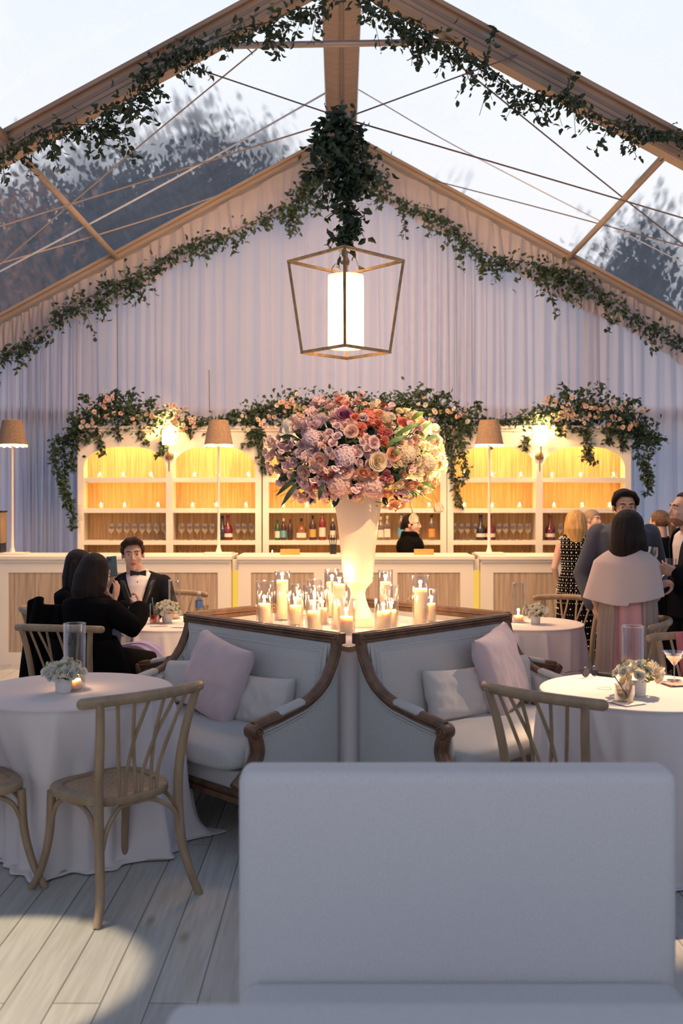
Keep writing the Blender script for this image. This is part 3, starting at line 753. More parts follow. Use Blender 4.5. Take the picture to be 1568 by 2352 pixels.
# ------------------------------------------------------------------ round tables with cloths
def round_table(X, Y, r, seed, label, clabel, dents=()):
    t = thing('round_table', label, 'table', (X, Y, 0), 0, 'round cocktail tables')
    obj('table_top', B().lathe([(0, .735), (r-.01, .735), (r-.01, .752), (0, .752)], 40), m_oak, t)
    obj('pedestal', B().lathe([(.22, 0), (.22, .02), (.05, .05), (.035, .1), (.035, .735)], 20), m_walnut, t)
    ph = random.Random(seed).random()*6
    r7 = random.Random(seed+70); ridges = [(2*pi*(k+r7.uniform(-.3, .3))/13, r7.uniform(.05, .15), r7.uniform(.07, .12), r7.uniform(-.35, .35)) for k in range(13)]
    def fn(u, v):
        th = 2*pi*u
        if v < .25: q = v/.25; return (X+(r-.004)*q*cos(th), Y+(r-.004)*q*sin(th), .757)
        if v < .30: q = (v-.25)/.05; a_ = q*pi/2; rr = r-.004+.010*sin(a_); return (X+rr*cos(th), Y+rr*sin(th), .757-.010*(1-cos(a_)))
        q = (v-.30)/.70
        rr = r-.004+.012*q
        for t0, am, wd_, dr in ridges:
            d_ = (th-t0-dr*q+pi) % (2*pi) - pi; w_ = wd_*(.55+.75*q)
            if abs(d_) < 3*w_: rr += am*q**.55*math.exp(-(d_/w_)**2)
        rr += .012*q*sin(19*th+ph+2*q)
        for t0, dp, wd_ in dents:      # where a chair pushes the cloth in
            d_ = (th-R(t0)+pi) % (2*pi) - pi; rr = rr*(1-math.exp(-(d_/wd_)**4)*min(1, q*2.2)) + (r-dp+.012*sin(21*th))*math.exp(-(d_/wd_)**4)*min(1, q*2.2)
        z = .747-.74*min(1, q*1.06)
        if q > .93:
            p_ = (q-.93)/.07; rr += .05*p_*(.6+.6*sin(6*th+ph)); z = .008 + .03*(1-p_)*(.5+.5*sin(17*th))*p_*2
        return (X+rr*cos(th), Y+rr*sin(th), max(.006, z))
    o = obj('tablecloth', grid(fn, 288, 60, True), m_cloth, sharp=180, solid=.0015)
    tag(o, clabel, 'tablecloth', 'cloths on the round tables'); return t
T_L = (-1.29, 4.76); T_R = (1.43, 4.74); T_BL = (-1.24, 7.35); T_BR = (1.36, 7.36)
round_table(*T_L, .475, 1, 'round table in the left foreground hidden under its cloth', 'pale cloth falling to the floor on the left foreground table', ((-59, .13, .60), (-124, .15, .50)))
round_table(*T_R, .475, 2, 'round table in the right foreground hidden under its cloth', 'pale lit cloth on the right foreground table', ((-131, .06, .6),))
round_table(*T_BL, .44, 3, 'round table at the back left hidden under its cloth', 'pale cloth on the back left table in front of the man in black tie')
round_table(*T_BR, .42, 4, 'round table at the back right hidden under its cloth', 'pale cloth on the back right table near the standing guests')

# square candle table, corner towards us
TC = (.04, 6.0); TZ = .912
def sq(th, h, e=14):
    c_, s_ = cos(th), sin(th); k = (abs(c_)**e + abs(s_)**e)**(-1/e)
    x, y = h*k*c_, h*k*s_; q = .70710678
    return (x*q - y*q, x*q + y*q)
t = thing('candle_table', 'square centre table set cornerwise between the four settees', 'table', (TC[0], TC[1], 0), pi/4)
obj('table_top', B().box((-.61, -.61, .88), (.61, .61, .905)), m_oak, t, smooth=False)
for x in (-.52, .52):
    for y in (-.52, .52): obj('leg', B().box((x-.03, y-.03, 0), (x+.03, y+.03, .88)), m_oak, t, smooth=False)
def fn(u, v):
    th = 2*pi*u
    if v < .3: x, y = sq(th, .615*v/.3); return (TC[0]+x, TC[1]+y, TZ)
    q = (v-.3)/.7; f_ = sin(26*th)+.6*sin(41*th+1); x, y = sq(th, .618+.004*q+.012*q*f_)
    return (TC[0]+x, TC[1]+y, TZ-.006-(TZ-.014)*q)
tag(obj('tablecloth', grid(fn, 480, 40, True), m_cloth, sharp=60, solid=.0015), 'pale cloth on the square centre table under the candles', 'tablecloth')

# ------------------------------------------------------------------ bentwood chairs
CHAIR = None
def make_chair(label):
    t = thing('bentwood_chair', label, 'chair', (0, 0, 0), 0, 'bentwood chairs')
    def seat_ring(z, s, n=48):
        out = []
        for i in range(n):
            a = 2*pi*i/n; c_, s_ = cos(a), sin(a); x = math.copysign(abs(c_)**.62, c_)*.225*s; y = math.copysign(abs(s_)**.72, s_)*.215*s
            x *= 1+.10*(y/.215)/s; out.append((x, y, z))
        return out
    sb = B(); sb.loft([seat_ring(.428, .97), seat_ring(.433, 1.0), seat_ring(.455, 1.0), seat_ring(.463, .975), seat_ring(.464, .80), seat_ring(.452, .79)], 0, caps=False)
    obj('seat_frame', sb, m_oak, t, sharp=60)
    obj('seat', B().loft([seat_ring(.456, .81), seat_ring(.4585, .6), seat_ring(.4575, .3), seat_ring(.457, .02)], 0, caps=False), m_cane, t)
    for s in (-1, 1):
        rp_ = curve([(s*.245, -.285, .0), (s*.218, -.262, .09), (s*.198, -.225, .22), (s*.192, -.208, .40), (s*.195, -.212, .55), (s*.208, -.245, .72), (s*.232, -.285, .875)], 5)
        obj('leg', B().tube(rp_, lerpl([.017, .018, .0195, .0205, .020, .0185, .017], 5), 12), m_oak, t)
        fp = curve([(s*.235, .262, 0), (s*.205, .222, .10), (s*.188, .188, .25), (s*.186, .175, .43)], 5)
        obj('leg', B().tube(fp, lerpl([.015, .016, .018, .019], 5), 12), m_oak, t)
        obj('brace', B().tube(curve([(s*.198, -.215, .27), (s*.196, -.17, .37), (s*.19, -.09, .415), (s*.188, 0, .42), (s*.186, .07, .415), (s*.186, .14, .37), (s*.186, .185, .27)], 5), .0105, 8), m_oak, t)
    for y, y2 in ((-.222, -.19), (.190, .165)):
        obj('brace', B().tube(curve([(-.186, y, .27), (-.158, y, .36), (-.08, y2, .415), (0, y2, .422), (.08, y2, .415), (.158, y, .36), (.186, y, .27)], 5), .0105, 8), m_oak, t)
    rail = curve([(-.285, -.235, .868), (-.23, -.275, .874), (-.12, -.318, .880), (0, -.333, .882), (.12, -.318, .880), (.23, -.275, .874), (.285, -.235, .868)], 6)
    obj('top_rail', B().tube(rail, .021, 12, up=(0, 0, 1), ell=(.85, 1.1)).ell(rail[0], (.019, .019, .022), seg=10).ell(rail[-1], (.019, .019, .022), seg=10), m_oak, t)
    tx = [-.165, -.10, -.035, .035, .10, .165]
    for bx, a_, c_ in ((-.075, 0, 2), (0, 1, 4), (.075, 3, 5)):
        for k, q in ((a_, -.012), (c_, .012)):
            X = tx[k]; yt = -.333+.75*X*X*1.4
            obj('spindle', B().tube(curve([(bx+q, -.198, .455), (bx+q+(X-bx)*.10, -.205, .56), (bx+q*.6+(X-bx)*.48, -.245, .70), (X, yt, .872)], 5), .0078, 8), m_oak, t)
    return t
def chair(x, y, rz, label):
    global CHAIR
    if CHAIR is None: CHAIR = make_chair(label); CHAIR.location = (x, y, 0); CHAIR.rotation_euler = (0, 0, rz); return CHAIR
    return dup(CHAIR, (x, y, 0), rz, label)
chair(-.975, 4.235, R(45), 'bentwood chair with cane seat and crossed spindles in front of the left table')
chair(.98, 4.22, R(-45), 'bentwood chair with crossed spindles in front of the right table')
chair(-1.62, 4.28, R(-50), 'bentwood chair cut off by the left edge, its cane seat lit yellow')
chair(-1.70, 6.40, R(-12), 'bentwood chair the front woman in black sits on, back left table')
chair(-1.98, 7.25, R(-60), 'bentwood chair under the woman holding the phone')
chair(-.72, 7.72, R(110), 'bentwood chair behind the candle table on the left, only its top rail showing')
chair(.86, 7.75, R(-105), 'bentwood chair behind the candle table on the right, only its top rail showing')
chair(1.70, 7.75, R(150), 'bentwood chair behind the back right table beside the polka dot dress')
chair(1.80, 6.52, R(68), 'bentwood chair seen from its side between the back right table and the woman in pink')
chair(1.98, 5.42, R(165), 'bentwood chair with a rose jacket over it behind the right foreground table')
chair(-1.42, 8.12, R(180), 'bentwood chair under the seated man in black tie')
# rose jacket over a chair back
jk = grid(lambda u, v: (1.99 + .24*(u-.2)+.02*sin(v*9), 5.67 + .05*sin(v*pi*1.0) - .10*(v-.5)+.012*sin(u*30+v*3), .905 - .62*abs(v-.5)*2*(.8+.1*sin(u*14)) + .012*sin(u*22)), 40, 30)
tag(obj('jacket', jk, mat('rose_cloth', (.42, .13, .16), .8, bump=.3, bscale=30), solid=.012, sub=1), 'rose coloured jacket hanging over a chair back at the right edge', 'jacket')
# black coat over the phone woman's chair
ct = grid(lambda u, v: (-2.08-.03*v+.26*u+.03*(1-v)*sin(u*9), 6.60 - .05*sin(v*pi)-.06*v+.03*sin(u*21+v*5), 1.0 - .8*v + .03*sin(u*7)), 34, 30)
tag(obj('coat', ct, m_black, solid=.03, sub=1), 'black coat hanging on the chair back at the far left behind the seated women', 'coat')

# ------------------------------------------------------------------ candles in tall glass cylinders
def flame_mesh(h=.035, r=.008): return B().lathe([(0.0005, 0), (r*.8, h*.18), (r, h*.35), (r*.62, h*.65), (r*.2, h*.9), (0.0003, h)], 10)
def hurricane(loc, H, Rr, ch, label, cr=None, group='candles on the centre table', power=3.3, lit=True):
    t = thing('hurricane_candle', label, 'candle', loc, 0, group)
    obj('glass_cylinder', B().tube([((Rr-.001)*cos(2*pi*q/32), (Rr-.001)*sin(2*pi*q/32), H) for q in range(33)], .0022, 6).lathe([(Rr-.003, .008), (Rr, .0), (Rr, H), (Rr-.003, H), (Rr-.003, .008)], 32, caps=False).lathe([(0, .002), (Rr-.002, .002), (Rr-.002, .008), (0, .008)], 32, caps=False), m_glass, t)
    cr = cr or Rr*.74
    obj('pillar_candle', B().lathe([(0, .01), (cr, .01), (cr, ch), (cr*.93, ch+.004), (cr*.8, ch-.003), (0, ch-.005)], 28), m_wax, t)
    fl = obj('flame', flame_mesh(), m_flame, t, loc=(0, 0, ch+.008))
    obj('wick', B().tube([(0, 0, ch-.004), (.001, 0, ch+.012)], .0015, 5), m_satinblk, t)
    if power: lamp('candle_light', 'POINT', (loc[0], loc[1], loc[2]+ch+.035), power, (1, .55, .28), size=.012)
    return t
HC = [(607,1338,1437,39,1388,'at the far left of the candle table'), (648,1315,1428,37,1334,'second from left, with a tall candle'), (684,1345,1419,34,1375,'behind the third candle from the left'),
      (678,1361,1440,37,1392,'third from left in the front row'), (722,1335,1426,36,1380,'behind the bright candle left of the urn'), (721,1350,1452,40,1405,'bright one left of centre in the front row'),
      (762,1310,1421,34,1338,'tall one just behind left of the urn'), (779,1330,1447,38,1343,'tall one directly left of the urn foot'), (795,1378,1459,42,1418,'short one nearest the table corner'),
      (885,1312,1424,34,1338,'tall one behind right of the urn'), (898,1348,1448,34,1402,'partly hidden one right of the urn'), (880,1377,1454,41,1406,'short one right of the urn in the front row'),
      (965,1325,1441,38,1353,'tall one at the right of the candle table'), (990,1357,1432,26,1387,'narrow one at the far right of the candle table'), (740,1352,1436,30,1398,'small one between the urn and the left candles')]
for px, ty, by, w, cy, lb in HC:
    p = PZ(px, by-3, TZ+.001); s = F/p.y
    hurricane(p, (by-ty)/s, w/2/s, (by-3-cy)/s, 'lit pillar candle in glass cylinder, '+lb)
# small hurricanes and flower pots on the cocktail tables
def th(px, by, ty, w, ch, label, H=None):
    p = PZ(px, by, .759); s = F/p.y; hurricane(p, (by-ty)/s, w/2/s, ch, label, group='candle glasses on the round tables', power=2.5, cr=w/2/s*.72)
th(171, 1584, 1432, 50, .045, 'tall glass cylinder with low lit candle behind the white flowers on the left foreground table')
th(400, 1421, 1332, 27, .045, 'glass cylinder with low lit candle beside the flowers on the back left table')
th(1190, 1429, 1338, 31, .045, 'glass cylinder with low lit candle on the back right table')
th(1453, 1596, 1438, 50, .045, 'tall glass cylinder with low candle behind flowers on the right foreground table')

# ------------------------------------------------------------------ blooms
def rose_mesh(rad, seed, petals=24, ruffle=.05):
    """spiral of overlapping cupped petals, tight in the middle and flaring outside"""
    r_ = random.Random(seed); b = B(); nu, nv = 7, 5
    b.ell((0, 0, rad*.30), (rad*.16, rad*.16, rad*.30), seg=8)
    for k in range(petals):
        f = (k/(petals-1)); a = k*2.39996; Rf = rad*(.10+.62*f**.85); h = rad*(.72-.10*f); z0 = rad*(.06-.30*f); hw = 1.5-.55*f; sd = r_.random()*9
        fl = rad*(.02+.36*f**1.8)*r_.uniform(.85, 1.2); vs = []
        for j in range(nv+1):
            v = j/nv
            for i in range(nu+1):
                u = 2*i/nu-1; th = a + u*hw*(.35+.65*sin(pi*min(.62, .15+v*.5)))
                r = Rf*sin(pi/2*min(1, .25+v*1.15))*(1-.06*u) + fl*v**3.2 + rad*ruffle*noise.noise(Vector((u*2+sd, v*2, f*5)))*v
                z = z0 + h*v*(1-.10*u*u*v) - fl*.55*max(0, v-.72)*2.2 - abs(u)**4*h*.16*v
                vs.append((r*cos(th), r*sin(th), z))
        b.add(vs, [(j*(nu+1)+i, j*(nu+1)+i+1, (j+1)*(nu+1)+i+1, (j+1)*(nu+1)+i) for j in range(nv) for i in range(nu)])
    return b
def hydrangea_mesh(rad, seed, n=110):
    r_ = random.Random(seed); b = B(); b.ell((0,0,0), (rad*.8,)*3, seg=12)
    for k in range(n):
        z = 1-1.75*(k+.5)/n; a = k*2.39996; q = (1-z*z)**.5; nv = Vector((q*cos(a), q*sin(a), z)); c = nv*rad*r_.uniform(.88, 1.05)
        tq = nv.to_track_quat('Z', 'Y').to_matrix(); s = rad*.24
        for i in range(4):
            an = i*pi/2+r_.uniform(-.3, .3); ca, sa = cos(an), sin(an)
            loc = [(0,0,0), (s*.35,-s*.4,s*.05), (s*1.0,-s*.35,s*.22+r_.uniform(-.1,.1)*s), (s*1.05,s*.35,s*.2), (s*.35,s*.4,s*.05)]
            b.add([c + tq @ Vector((x*ca-y*sa, x*sa+y*ca, zz)) for x, y, zz in loc], [(0,1,2,3,4)])
    return b
def pea_mesh(rad, seed, n=4):
    r_ = random.Random(seed); b = B()
    for k in range(n):
        c = Vector((r_.gauss(0, .4), r_.gauss(0, .4), r_.gauss(0, .3)))*rad if n > 1 else Vector((0,0,0)); q = Matrix.Rotation(r_.uniform(0, 6.3), 3, 'Z') @ Matrix.Rotation(r_.uniform(-.6, .9), 3, 'X'); sd = r_.random()*9
        for L, w, tl in ((1, 1.0, .2), (.75, .62, .75), (.75, .62, -.3)):
            vs = []; N_ = 7
            for j in range(4):
                v = j/3
                for i in range(N_):
                    u = 2*i/(N_-1)-1; x = u*rad*w*.8*sin(pi*(.15+.6*v)); z = rad*L*v*(1-.25*u*u)
                    y = rad*(tl*v*v*.8 + .22*noise.noise(Vector((u*2.5+sd, v*2.5, L*5)))*1.6*v)
                    vs.append(c + q @ Vector((x, y, z)))
            b.add(vs, [(j*N_+i, j*N_+i+1, (j+1)*N_+i+1, (j+1)*N_+i) for j in range(3) for i in range(N_-1)])
    return b
def carn_mesh(rad, seed):
    r_ = random.Random(seed); b = B()
    for k in range(46):
        d = Vector((r_.gauss(0,1), r_.gauss(0,1), abs(r_.gauss(.5,.7)))).normalized(); q = d.to_track_quat('Z', 'Y').to_matrix(); L = rad*r_.uniform(.75, 1.05); w = rad*.36
        vs = [q @ Vector(p) for p in ((0,0,0), (-w,w*.2,L*.8), (-w*.55,-w*.3,L), (0,w*.3,L*.9), (w*.5,-w*.3,L*1.02), (w,w*.2,L*.8))]
        b.add(vs, [(0,1,2,3), (0,3,4,5)])
    return b
def tulip_mesh(rad, seed):
    b = B()
    for k in range(6):
        a = k*pi/3; o = 1 if k % 2 else .9
        g = grid(lambda u, v: ((2*u-1)*rad*.62*sin(pi*(.12+.72*v)), rad*(.12+.62*sin(pi*min(.62,v*.62))*o), rad*1.7*v), 6, 6)
        b.add([(x*cos(a)-y*sin(a), x*sin(a)+y*cos(a), z) for x, y, z in g.v], g.f)
    return b
def petal(name, c1, c2):
    m = sheer(name, c1, c2, .35, 0); return m
PM = {'lilac': petal('petal_lilac', (.80, .66, .72), (.6, .42, .52)), 'mauve': petal('petal_mauve', (.84, .66, .69), (.7, .45, .48)), 'blush': petal('petal_blush', (.84, .64, .60), (.85, .55, .45)),
      'peach': petal('petal_peach', (.82, .52, .38), (.85, .45, .25)), 'coral': petal('petal_coral', (.74, .27, .22), (.7, .2, .12)), 'cream': petal('petal_cream', (.86, .76, .60), (.9, .75, .45)),
      'plum': petal('petal_plum', (.34, .12, .26), (.3, .1, .2)), 'ivory': petal('petal_ivory', (.82, .70, .62), (.8, .65, .52)), 'white': petal('petal_white', (.82, .80, .76), (.8, .8, .7)), 'rosepink': petal('petal_rose_pink', (.70, .26, .32), (.6, .2, .2))}
BM = {}
def bloom_mesh(kind, colr, var=0):
    k = (kind, colr, var)
    if k not in BM:
        sd = hash(kind) % 7 + var*13 + 5 if False else var*13 + len(kind)
        b = {'rose': lambda: rose_mesh(1, sd), 'spray_rose': lambda: rose_mesh(1, sd+3, 15), 'hydrangea': lambda: hydrangea_mesh(1, sd), 'sweet_pea': lambda: pea_mesh(1, sd), 'carnation': lambda: carn_mesh(1, sd), 'tulip': lambda: tulip_mesh(1, sd)}[kind]()
        BM[k] = mesh_of(kind, b, PM[colr], sharp=180)
    return BM[k]
def put_bloom(name, kind, colr, c, d, rad, parent, r_, var=0):
    o = obj(name, bloom_mesh(kind, colr, var), None, parent)
    q = Vector(d).to_track_quat('Z', 'Y') @ Matrix.Rotation(r_.uniform(0, 6.28), 3, 'Z').to_quaternion()
    o.rotation_mode = 'QUATERNION'; o.rotation_quaternion = q; o.scale = (rad,)*3; o.location = c; return o

# ------------------------------------------------------------------ urn and big arrangement
VX, VY = P(822, 0, 5.93).x, 5.93
U = thing('urn_arrangement', 'tall ivory pedestal urn overflowing with pink, lavender and peach flowers', 'flower arrangement', (VX, VY, TZ))
m_urn = mat('ivory_urn', (.80, .66, .50), .38, bump=.04, bscale=30, sss=.15)
obj('urn', B().box((-.085, -.085, .003), (.085, .085, .045)).lathe([(.0, .045), (.088, .045), (.09, .055), (.083, .075), (.062, .12), (.047, .165), (.043, .20), (.050, .225), (.068, .245), (.083, .262), (.088, .275), (.084, .288), (.090, .296), (.090, .310), (.094, .33), (.104, .45), (.120, .60), (.135, .70), (.148, .775), (.155, .80), (.150, .806), (.13, .79), (.12, .70), (.0, .69)], 64), m_urn, U, sharp=50)
rf = random.Random(42)
CZ = P(0, 1048, VY).z - TZ; AX, AZ, AY = .50, .315, .42
fol = B(); pts = []
for k in range(420):
    d = Vector((rf.gauss(0,1), rf.gauss(0,1), rf.gauss(0,.9))).normalized(); q = rf.uniform(.45, .93)
    pts.append(((d.x*AX*q, d.y*AY*q, CZ+d.z*AZ*q), d))
leaves(fol, pts, rf, .075); obj('foliage', fol, m_leaf, U)
sb = B()
for k in range(90):
    d = Vector((rf.gauss(0,1), rf.gauss(0,1), rf.gauss(.2,.7))).normalized(); e = Vector((d.x*AX, d.y*AY, CZ+d.z*AZ))
    sb.tube(curve([(d.x*.05, d.y*.05, .76), e*.6+Vector((0,0,.76*.4)), e], 4), .0025, 5)
obj('stems', sb, m_stem, U)
obj('flower_foam', B().ell((0, 0, CZ-.02), (.30, .26, .20), seg=20), m_leaf, U)
cnt = {}
placed = []
def zone(x, z):
    """colour by place in the arrangement: lavender left, coral centre top, cream right"""
    u = x/AX + rf.gauss(0, .18); w = z/AZ
    if u < -.45: return rf.choice(['lilac', 'mauve', 'mauve', 'blush'])
    if u < -.05: return rf.choice(['lilac', 'mauve', 'mauve', 'blush', 'blush'])
    if u < .35: return rf.choice(['blush', 'coral', 'peach', 'mauve'] if w > .1 else ['blush', 'blush', 'mauve', 'peach'])
    return rf.choice(['cream', 'cream', 'peach', 'blush', 'cream'])
def try_put(kind, rad, x, z, colr=None, q=1, yoff=0):
    """place on the surface of the ellipsoid facing the viewer at x,z"""
    e = 1-(x/AX)**2-(z/AZ)**2
    if e > 0: y = -AY*e**.5
    else: y = rf.uniform(-.06, .10)
    d = Vector((x/AX**2, y/AY**2, z/AZ**2)).normalized()
    c = Vector((x*q, y*q + yoff, CZ+z*q))
    for c2, r2 in placed:
        if (c-c2).length < (rad+r2)*.60: return False
    placed.append((c, rad)); d = (d + Vector((rf.gauss(0,.2), rf.gauss(0,.2)-.2, rf.gauss(0,.2)))).normalized()
    put_bloom(kind, kind, colr or zone(x, z), c - d*rad*.3, d, rad, U, rf, rf.randrange(2)); cnt[kind] = cnt.get(kind, 0)+1; return True
def A(px, py): return ((px-822)/F*(VY-.35), (1048-py)/F*(VY-.35))
# the blooms one can pick out
for kind, rad, px, py, c_ in (('rose', .052, 790, 956, 'plum'), ('rose', .055, 725, 975, 'lilac'), ('rose', .05, 730, 1065, 'blush'), ('rose', .045, 691, 1092, 'blush'), ('rose', .055, 865, 1068, 'cream'),
        ('rose', .045, 832, 1095, 'peach'), ('rose', .032, 668, 1068, 'mauve'), ('spray_rose', .028, 772, 1008, 'lilac'), ('spray_rose', .027, 752, 1000, 'mauve'), ('spray_rose', .027, 762, 1024, 'mauve'), ('spray_rose', .025, 771, 983, 'lilac'),
        ('spray_rose', .026, 820, 1048, 'mauve'), ('spray_rose', .024, 840, 1037, 'mauve'), ('spray_rose', .024, 822, 1070, 'mauve'), ('spray_rose', .024, 830, 1022, 'mauve'),
        ('hydrangea', .062, 785, 1055, 'lilac'), ('hydrangea', .066, 775, 1120, 'blush'), ('hydrangea', .066, 855, 1125, 'blush'), ('hydrangea', .055, 985, 1070, 'cream'), ('hydrangea', .05, 935, 1050, 'cream'), ('hydrangea', .05, 710, 1010, 'lilac'),
        ('carnation', .042, 825, 990, 'coral'), ('carnation', .040, 832, 1012, 'coral'), ('carnation', .042, 865, 980, 'coral'), ('carnation', .036, 888, 1000, 'rosepink'), ('carnation', .04, 722, 1120, 'rosepink'), ('carnation', .04, 885, 1100, 'rosepink'), ('carnation', .034, 880, 1020, 'coral'),
        ('rose', .04, 755, 1100, 'coral'), ('rose', .05, 940, 1030, 'cream'), ('rose', .045, 900, 1050, 'peach'), ('sweet_pea', .04, 945, 965, 'cream'), ('sweet_pea', .036, 960, 980, 'peach'), ('tulip', .036, 660, 995, 'white')):
    x, z = A(px, py); try_put(kind, rad, x, z, c_)
for kind, n, r0, r1 in (('hydrangea', 9, .045, .058), ('rose', 56, .038, .052), ('carnation', 20, .03, .038), ('spray_rose', 60, .022, .028), ('sweet_pea', 92, .030, .040)):
    tries = 0
    while cnt.get(kind, 0) < n and tries < 2500:
        tries += 1; a = rf.uniform(0, 2*pi); q = rf.random()**.5*(1.06 if kind == 'sweet_pea' else .95)
        x, z = AX*q*cos(a), AZ*q*sin(a)
        if z < -.30*AZ*2.6: continue
        if tries % 3 == 0:   # some on the far side
            d = Vector((rf.gauss(0,1), abs(rf.gauss(0,1)), rf.gauss(.2,.8))).normalized(); c = Vector((d.x*AX, d.y*AY, CZ+d.z*AZ)); rad = rf.uniform(r0, r1)
            if all((c-c2).length > (rad+r2)*.8 for c2, r2 in placed):
                placed.append((c, rad)); put_bloom(kind, kind, zone(d.x*AX, d.z*AZ), c, d, rad, U, rf, rf.randrange(2)); cnt[kind] = cnt.get(kind, 0)+1
            continue
        try_put(kind, rf.uniform(r0, r1), x, z, None, rf.uniform(.92, 1.04))
# stragglers: sprays standing proud, drooping tulips, long leaves
for px, py, c_ in ((735, 925, 'mauve'), (748, 932, 'mauve'), (722, 940, 'mauve'), (780, 930, 'blush'), (820, 935, 'mauve'), (828, 925, 'blush'), (880, 945, 'blush'), (890, 938, 'mauve'), (632, 1070, 'mauve'), (628, 1130, 'blush'), (645, 1140, 'mauve'), (665, 1155, 'mauve'), (1000, 1010, 'blush'), (1012, 1040, 'mauve'), (1018, 1085, 'peach'), (990, 1150, 'cream'), (970, 1140, 'cream'), (985, 1165, 'peach'), (705, 960, 'mauve'), (690, 975, 'lilac')):
    x, z = (px-822)/F*VY, (1048-py)/F*VY; c = Vector((x, rf.uniform(-.12, .02), CZ+z)); d = Vector((x, 0, z)).normalized()
    if cnt['sweet_pea'] < 98: put_bloom('sweet_pea', 'sweet_pea', c_, c, d, .034, U, rf, rf.randrange(2)); cnt['sweet_pea'] += 1
    sb2 = B().tube(curve([(c.x*.5, c.y, CZ+(c.z-CZ)*.5), c*.9+Vector((0,0,CZ*.1)), c], 3), .002, 5); obj('flower_stem', sb2, m_leafl, U)
for px, py, dz in ((945, 1186, -1), (1000, 1162, -.8), (660, 998, .7)):
    x, z = (px-822)/F*VY, (1048-py)/F*VY; c = Vector((x, -.12, CZ+z+.02)); st_ = Vector((x*.86, -.1, CZ+z+.16))
    put_bloom('tulip', 'tulip', 'cream' if dz < 0 else 'white', c, (.1, -.2, dz), .034, U, rf)
    obj('flower_stem', B().tube(curve([st_*.9+Vector((0,0,CZ*.1)), st_, c], 4), .003, 6), m_leafl, U)
for (x0, z0, x1, z1) in ((900, 1010, 955, 985), (870, 1040, 925, 1010), (935, 975, 967, 955), (940, 1010, 985, 975), (700, 1080, 668, 1110), (695, 1105, 650, 1165), (745, 1110, 735, 1150), (695, 1018, 645, 1010), (935, 1080, 925, 1095), (960, 1110, 990, 1125), (890, 1060, 910, 1040), (690, 1100, 640, 1140)):
    a_ = Vector(((x0-822)/F*VY, -.36 if abs(x0-822) < 90 else -.22, CZ+(1048-z0)/F*VY)); c_ = Vector(((x1-822)/F*VY, a_.y-.04, CZ+(1048-z1)/F*VY))
    m_ = (a_+c_)/2 + Vector((0, -.03, .01)); d = (c_-a_).normalized(); s_ = Vector((-d.z, .4, d.x)).normalized()
    cv = curve([a_, m_, c_], 5); n = len(cv); vs = []
    for i, p in enumerate(cv):
        w = .016*sin(pi*(.06+.93*i/(n-1))); vs += [p-s_*w, p+Vector((0,.004,0)), p+s_*w]
    obj('blade_leaf', B().add(vs, [(3*i+j, 3*i+j+1, 3*i+j+4, 3*i+j+3) for i in range(n-1) for j in (0, 1)]), m_leafl if x0 > 800 else m_leaf, U)

# ------------------------------------------------------------------ small white bouquets in pots
m_pot = mat('white_ceramic', (.74, .72, .72), .5)
def bouquet(px, py, r, seed, label, spread=1.0, warm=False):
    p = PZ(px, py, .759); r_ = random.Random(seed)
    t = thing('flower_pot', label, 'flower pot', p, 0, 'white bouquets on the round tables')
    obj('pot', B().lathe([(0, 0), (r*.80, 0), (r*.92, .012), (r, r*1.75), (r*.93, r*1.75), (r*.86, .02), (0, .02)], 32), m_pot, t)
    H = r*1.75; lf = B(); ps = []
    for k in range(70):
        d = Vector((r_.gauss(0,1), r_.gauss(0,1), abs(r_.gauss(.4,.6)))).normalized(); ps.append((Vector((d.x*r*.9, d.y*r*.9, H+d.z*r*.8)), d))
    leaves(lf, ps, r_, .035); obj('foliage', lf, m_leafl, t)
    for k in range(22):
        a = k*2.4; q = (k+.5)/22; z = 1-1.05*q; h = (1-max(z, 0)**2)**.5
        d = Vector((h*cos(a), h*sin(a), max(z, -.1))).normalized(); c = Vector((d.x*r*1.75*spread, d.y*r*1.6*spread, H+r*.35+d.z*r*1.15))
        kd = r_.choice(['rose', 'sweet_pea', 'carnation', 'sweet_pea']) ; nm = kd
        put_bloom(nm, kd, 'cream' if warm and r_.random() < .4 else 'white', c, d, r*r_.uniform(.62, .80), t, r_, 0)
    for k in range(5):
        a = r_.uniform(0, 6.28) if k > 1 else (pi, 0)[k]; d = Vector((cos(a), sin(a)*.6, r_.uniform(.25, 1))).normalized(); s = B(); e = Vector((d.x*r*2.5, d.y*r*2, H+r*.4+d.z*r*2.1)); s.tube(curve([(0,0,H), e*.6+Vector((0,0,H*.4)), e], 4), .0018, 5)
        for j in range(9):
            q = e.lerp(Vector((0,0,H+.02)), j*.05); s.ell(q+Vector((r_.gauss(0,.004), r_.gauss(0,.004), r_.gauss(0,.004))), (.0052,)*3, seg=6)
        obj('bud_stem', s, m_leafl, t)
bouquet(146, 1590, .040, 1, 'white flowers in a small white pot on the left foreground table')
bouquet(384, 1430, .040, 2, 'white flowers in a small white pot on the back left table beside the red drink')
bouquet(1229, 1433, .038, 3, 'white flowers in a small white pot on the back right table', 1.1)
bouquet(1462, 1597, .044, 4, 'cream flowers in a small pot behind the rocks glass on the right foreground table', 1.15, True)

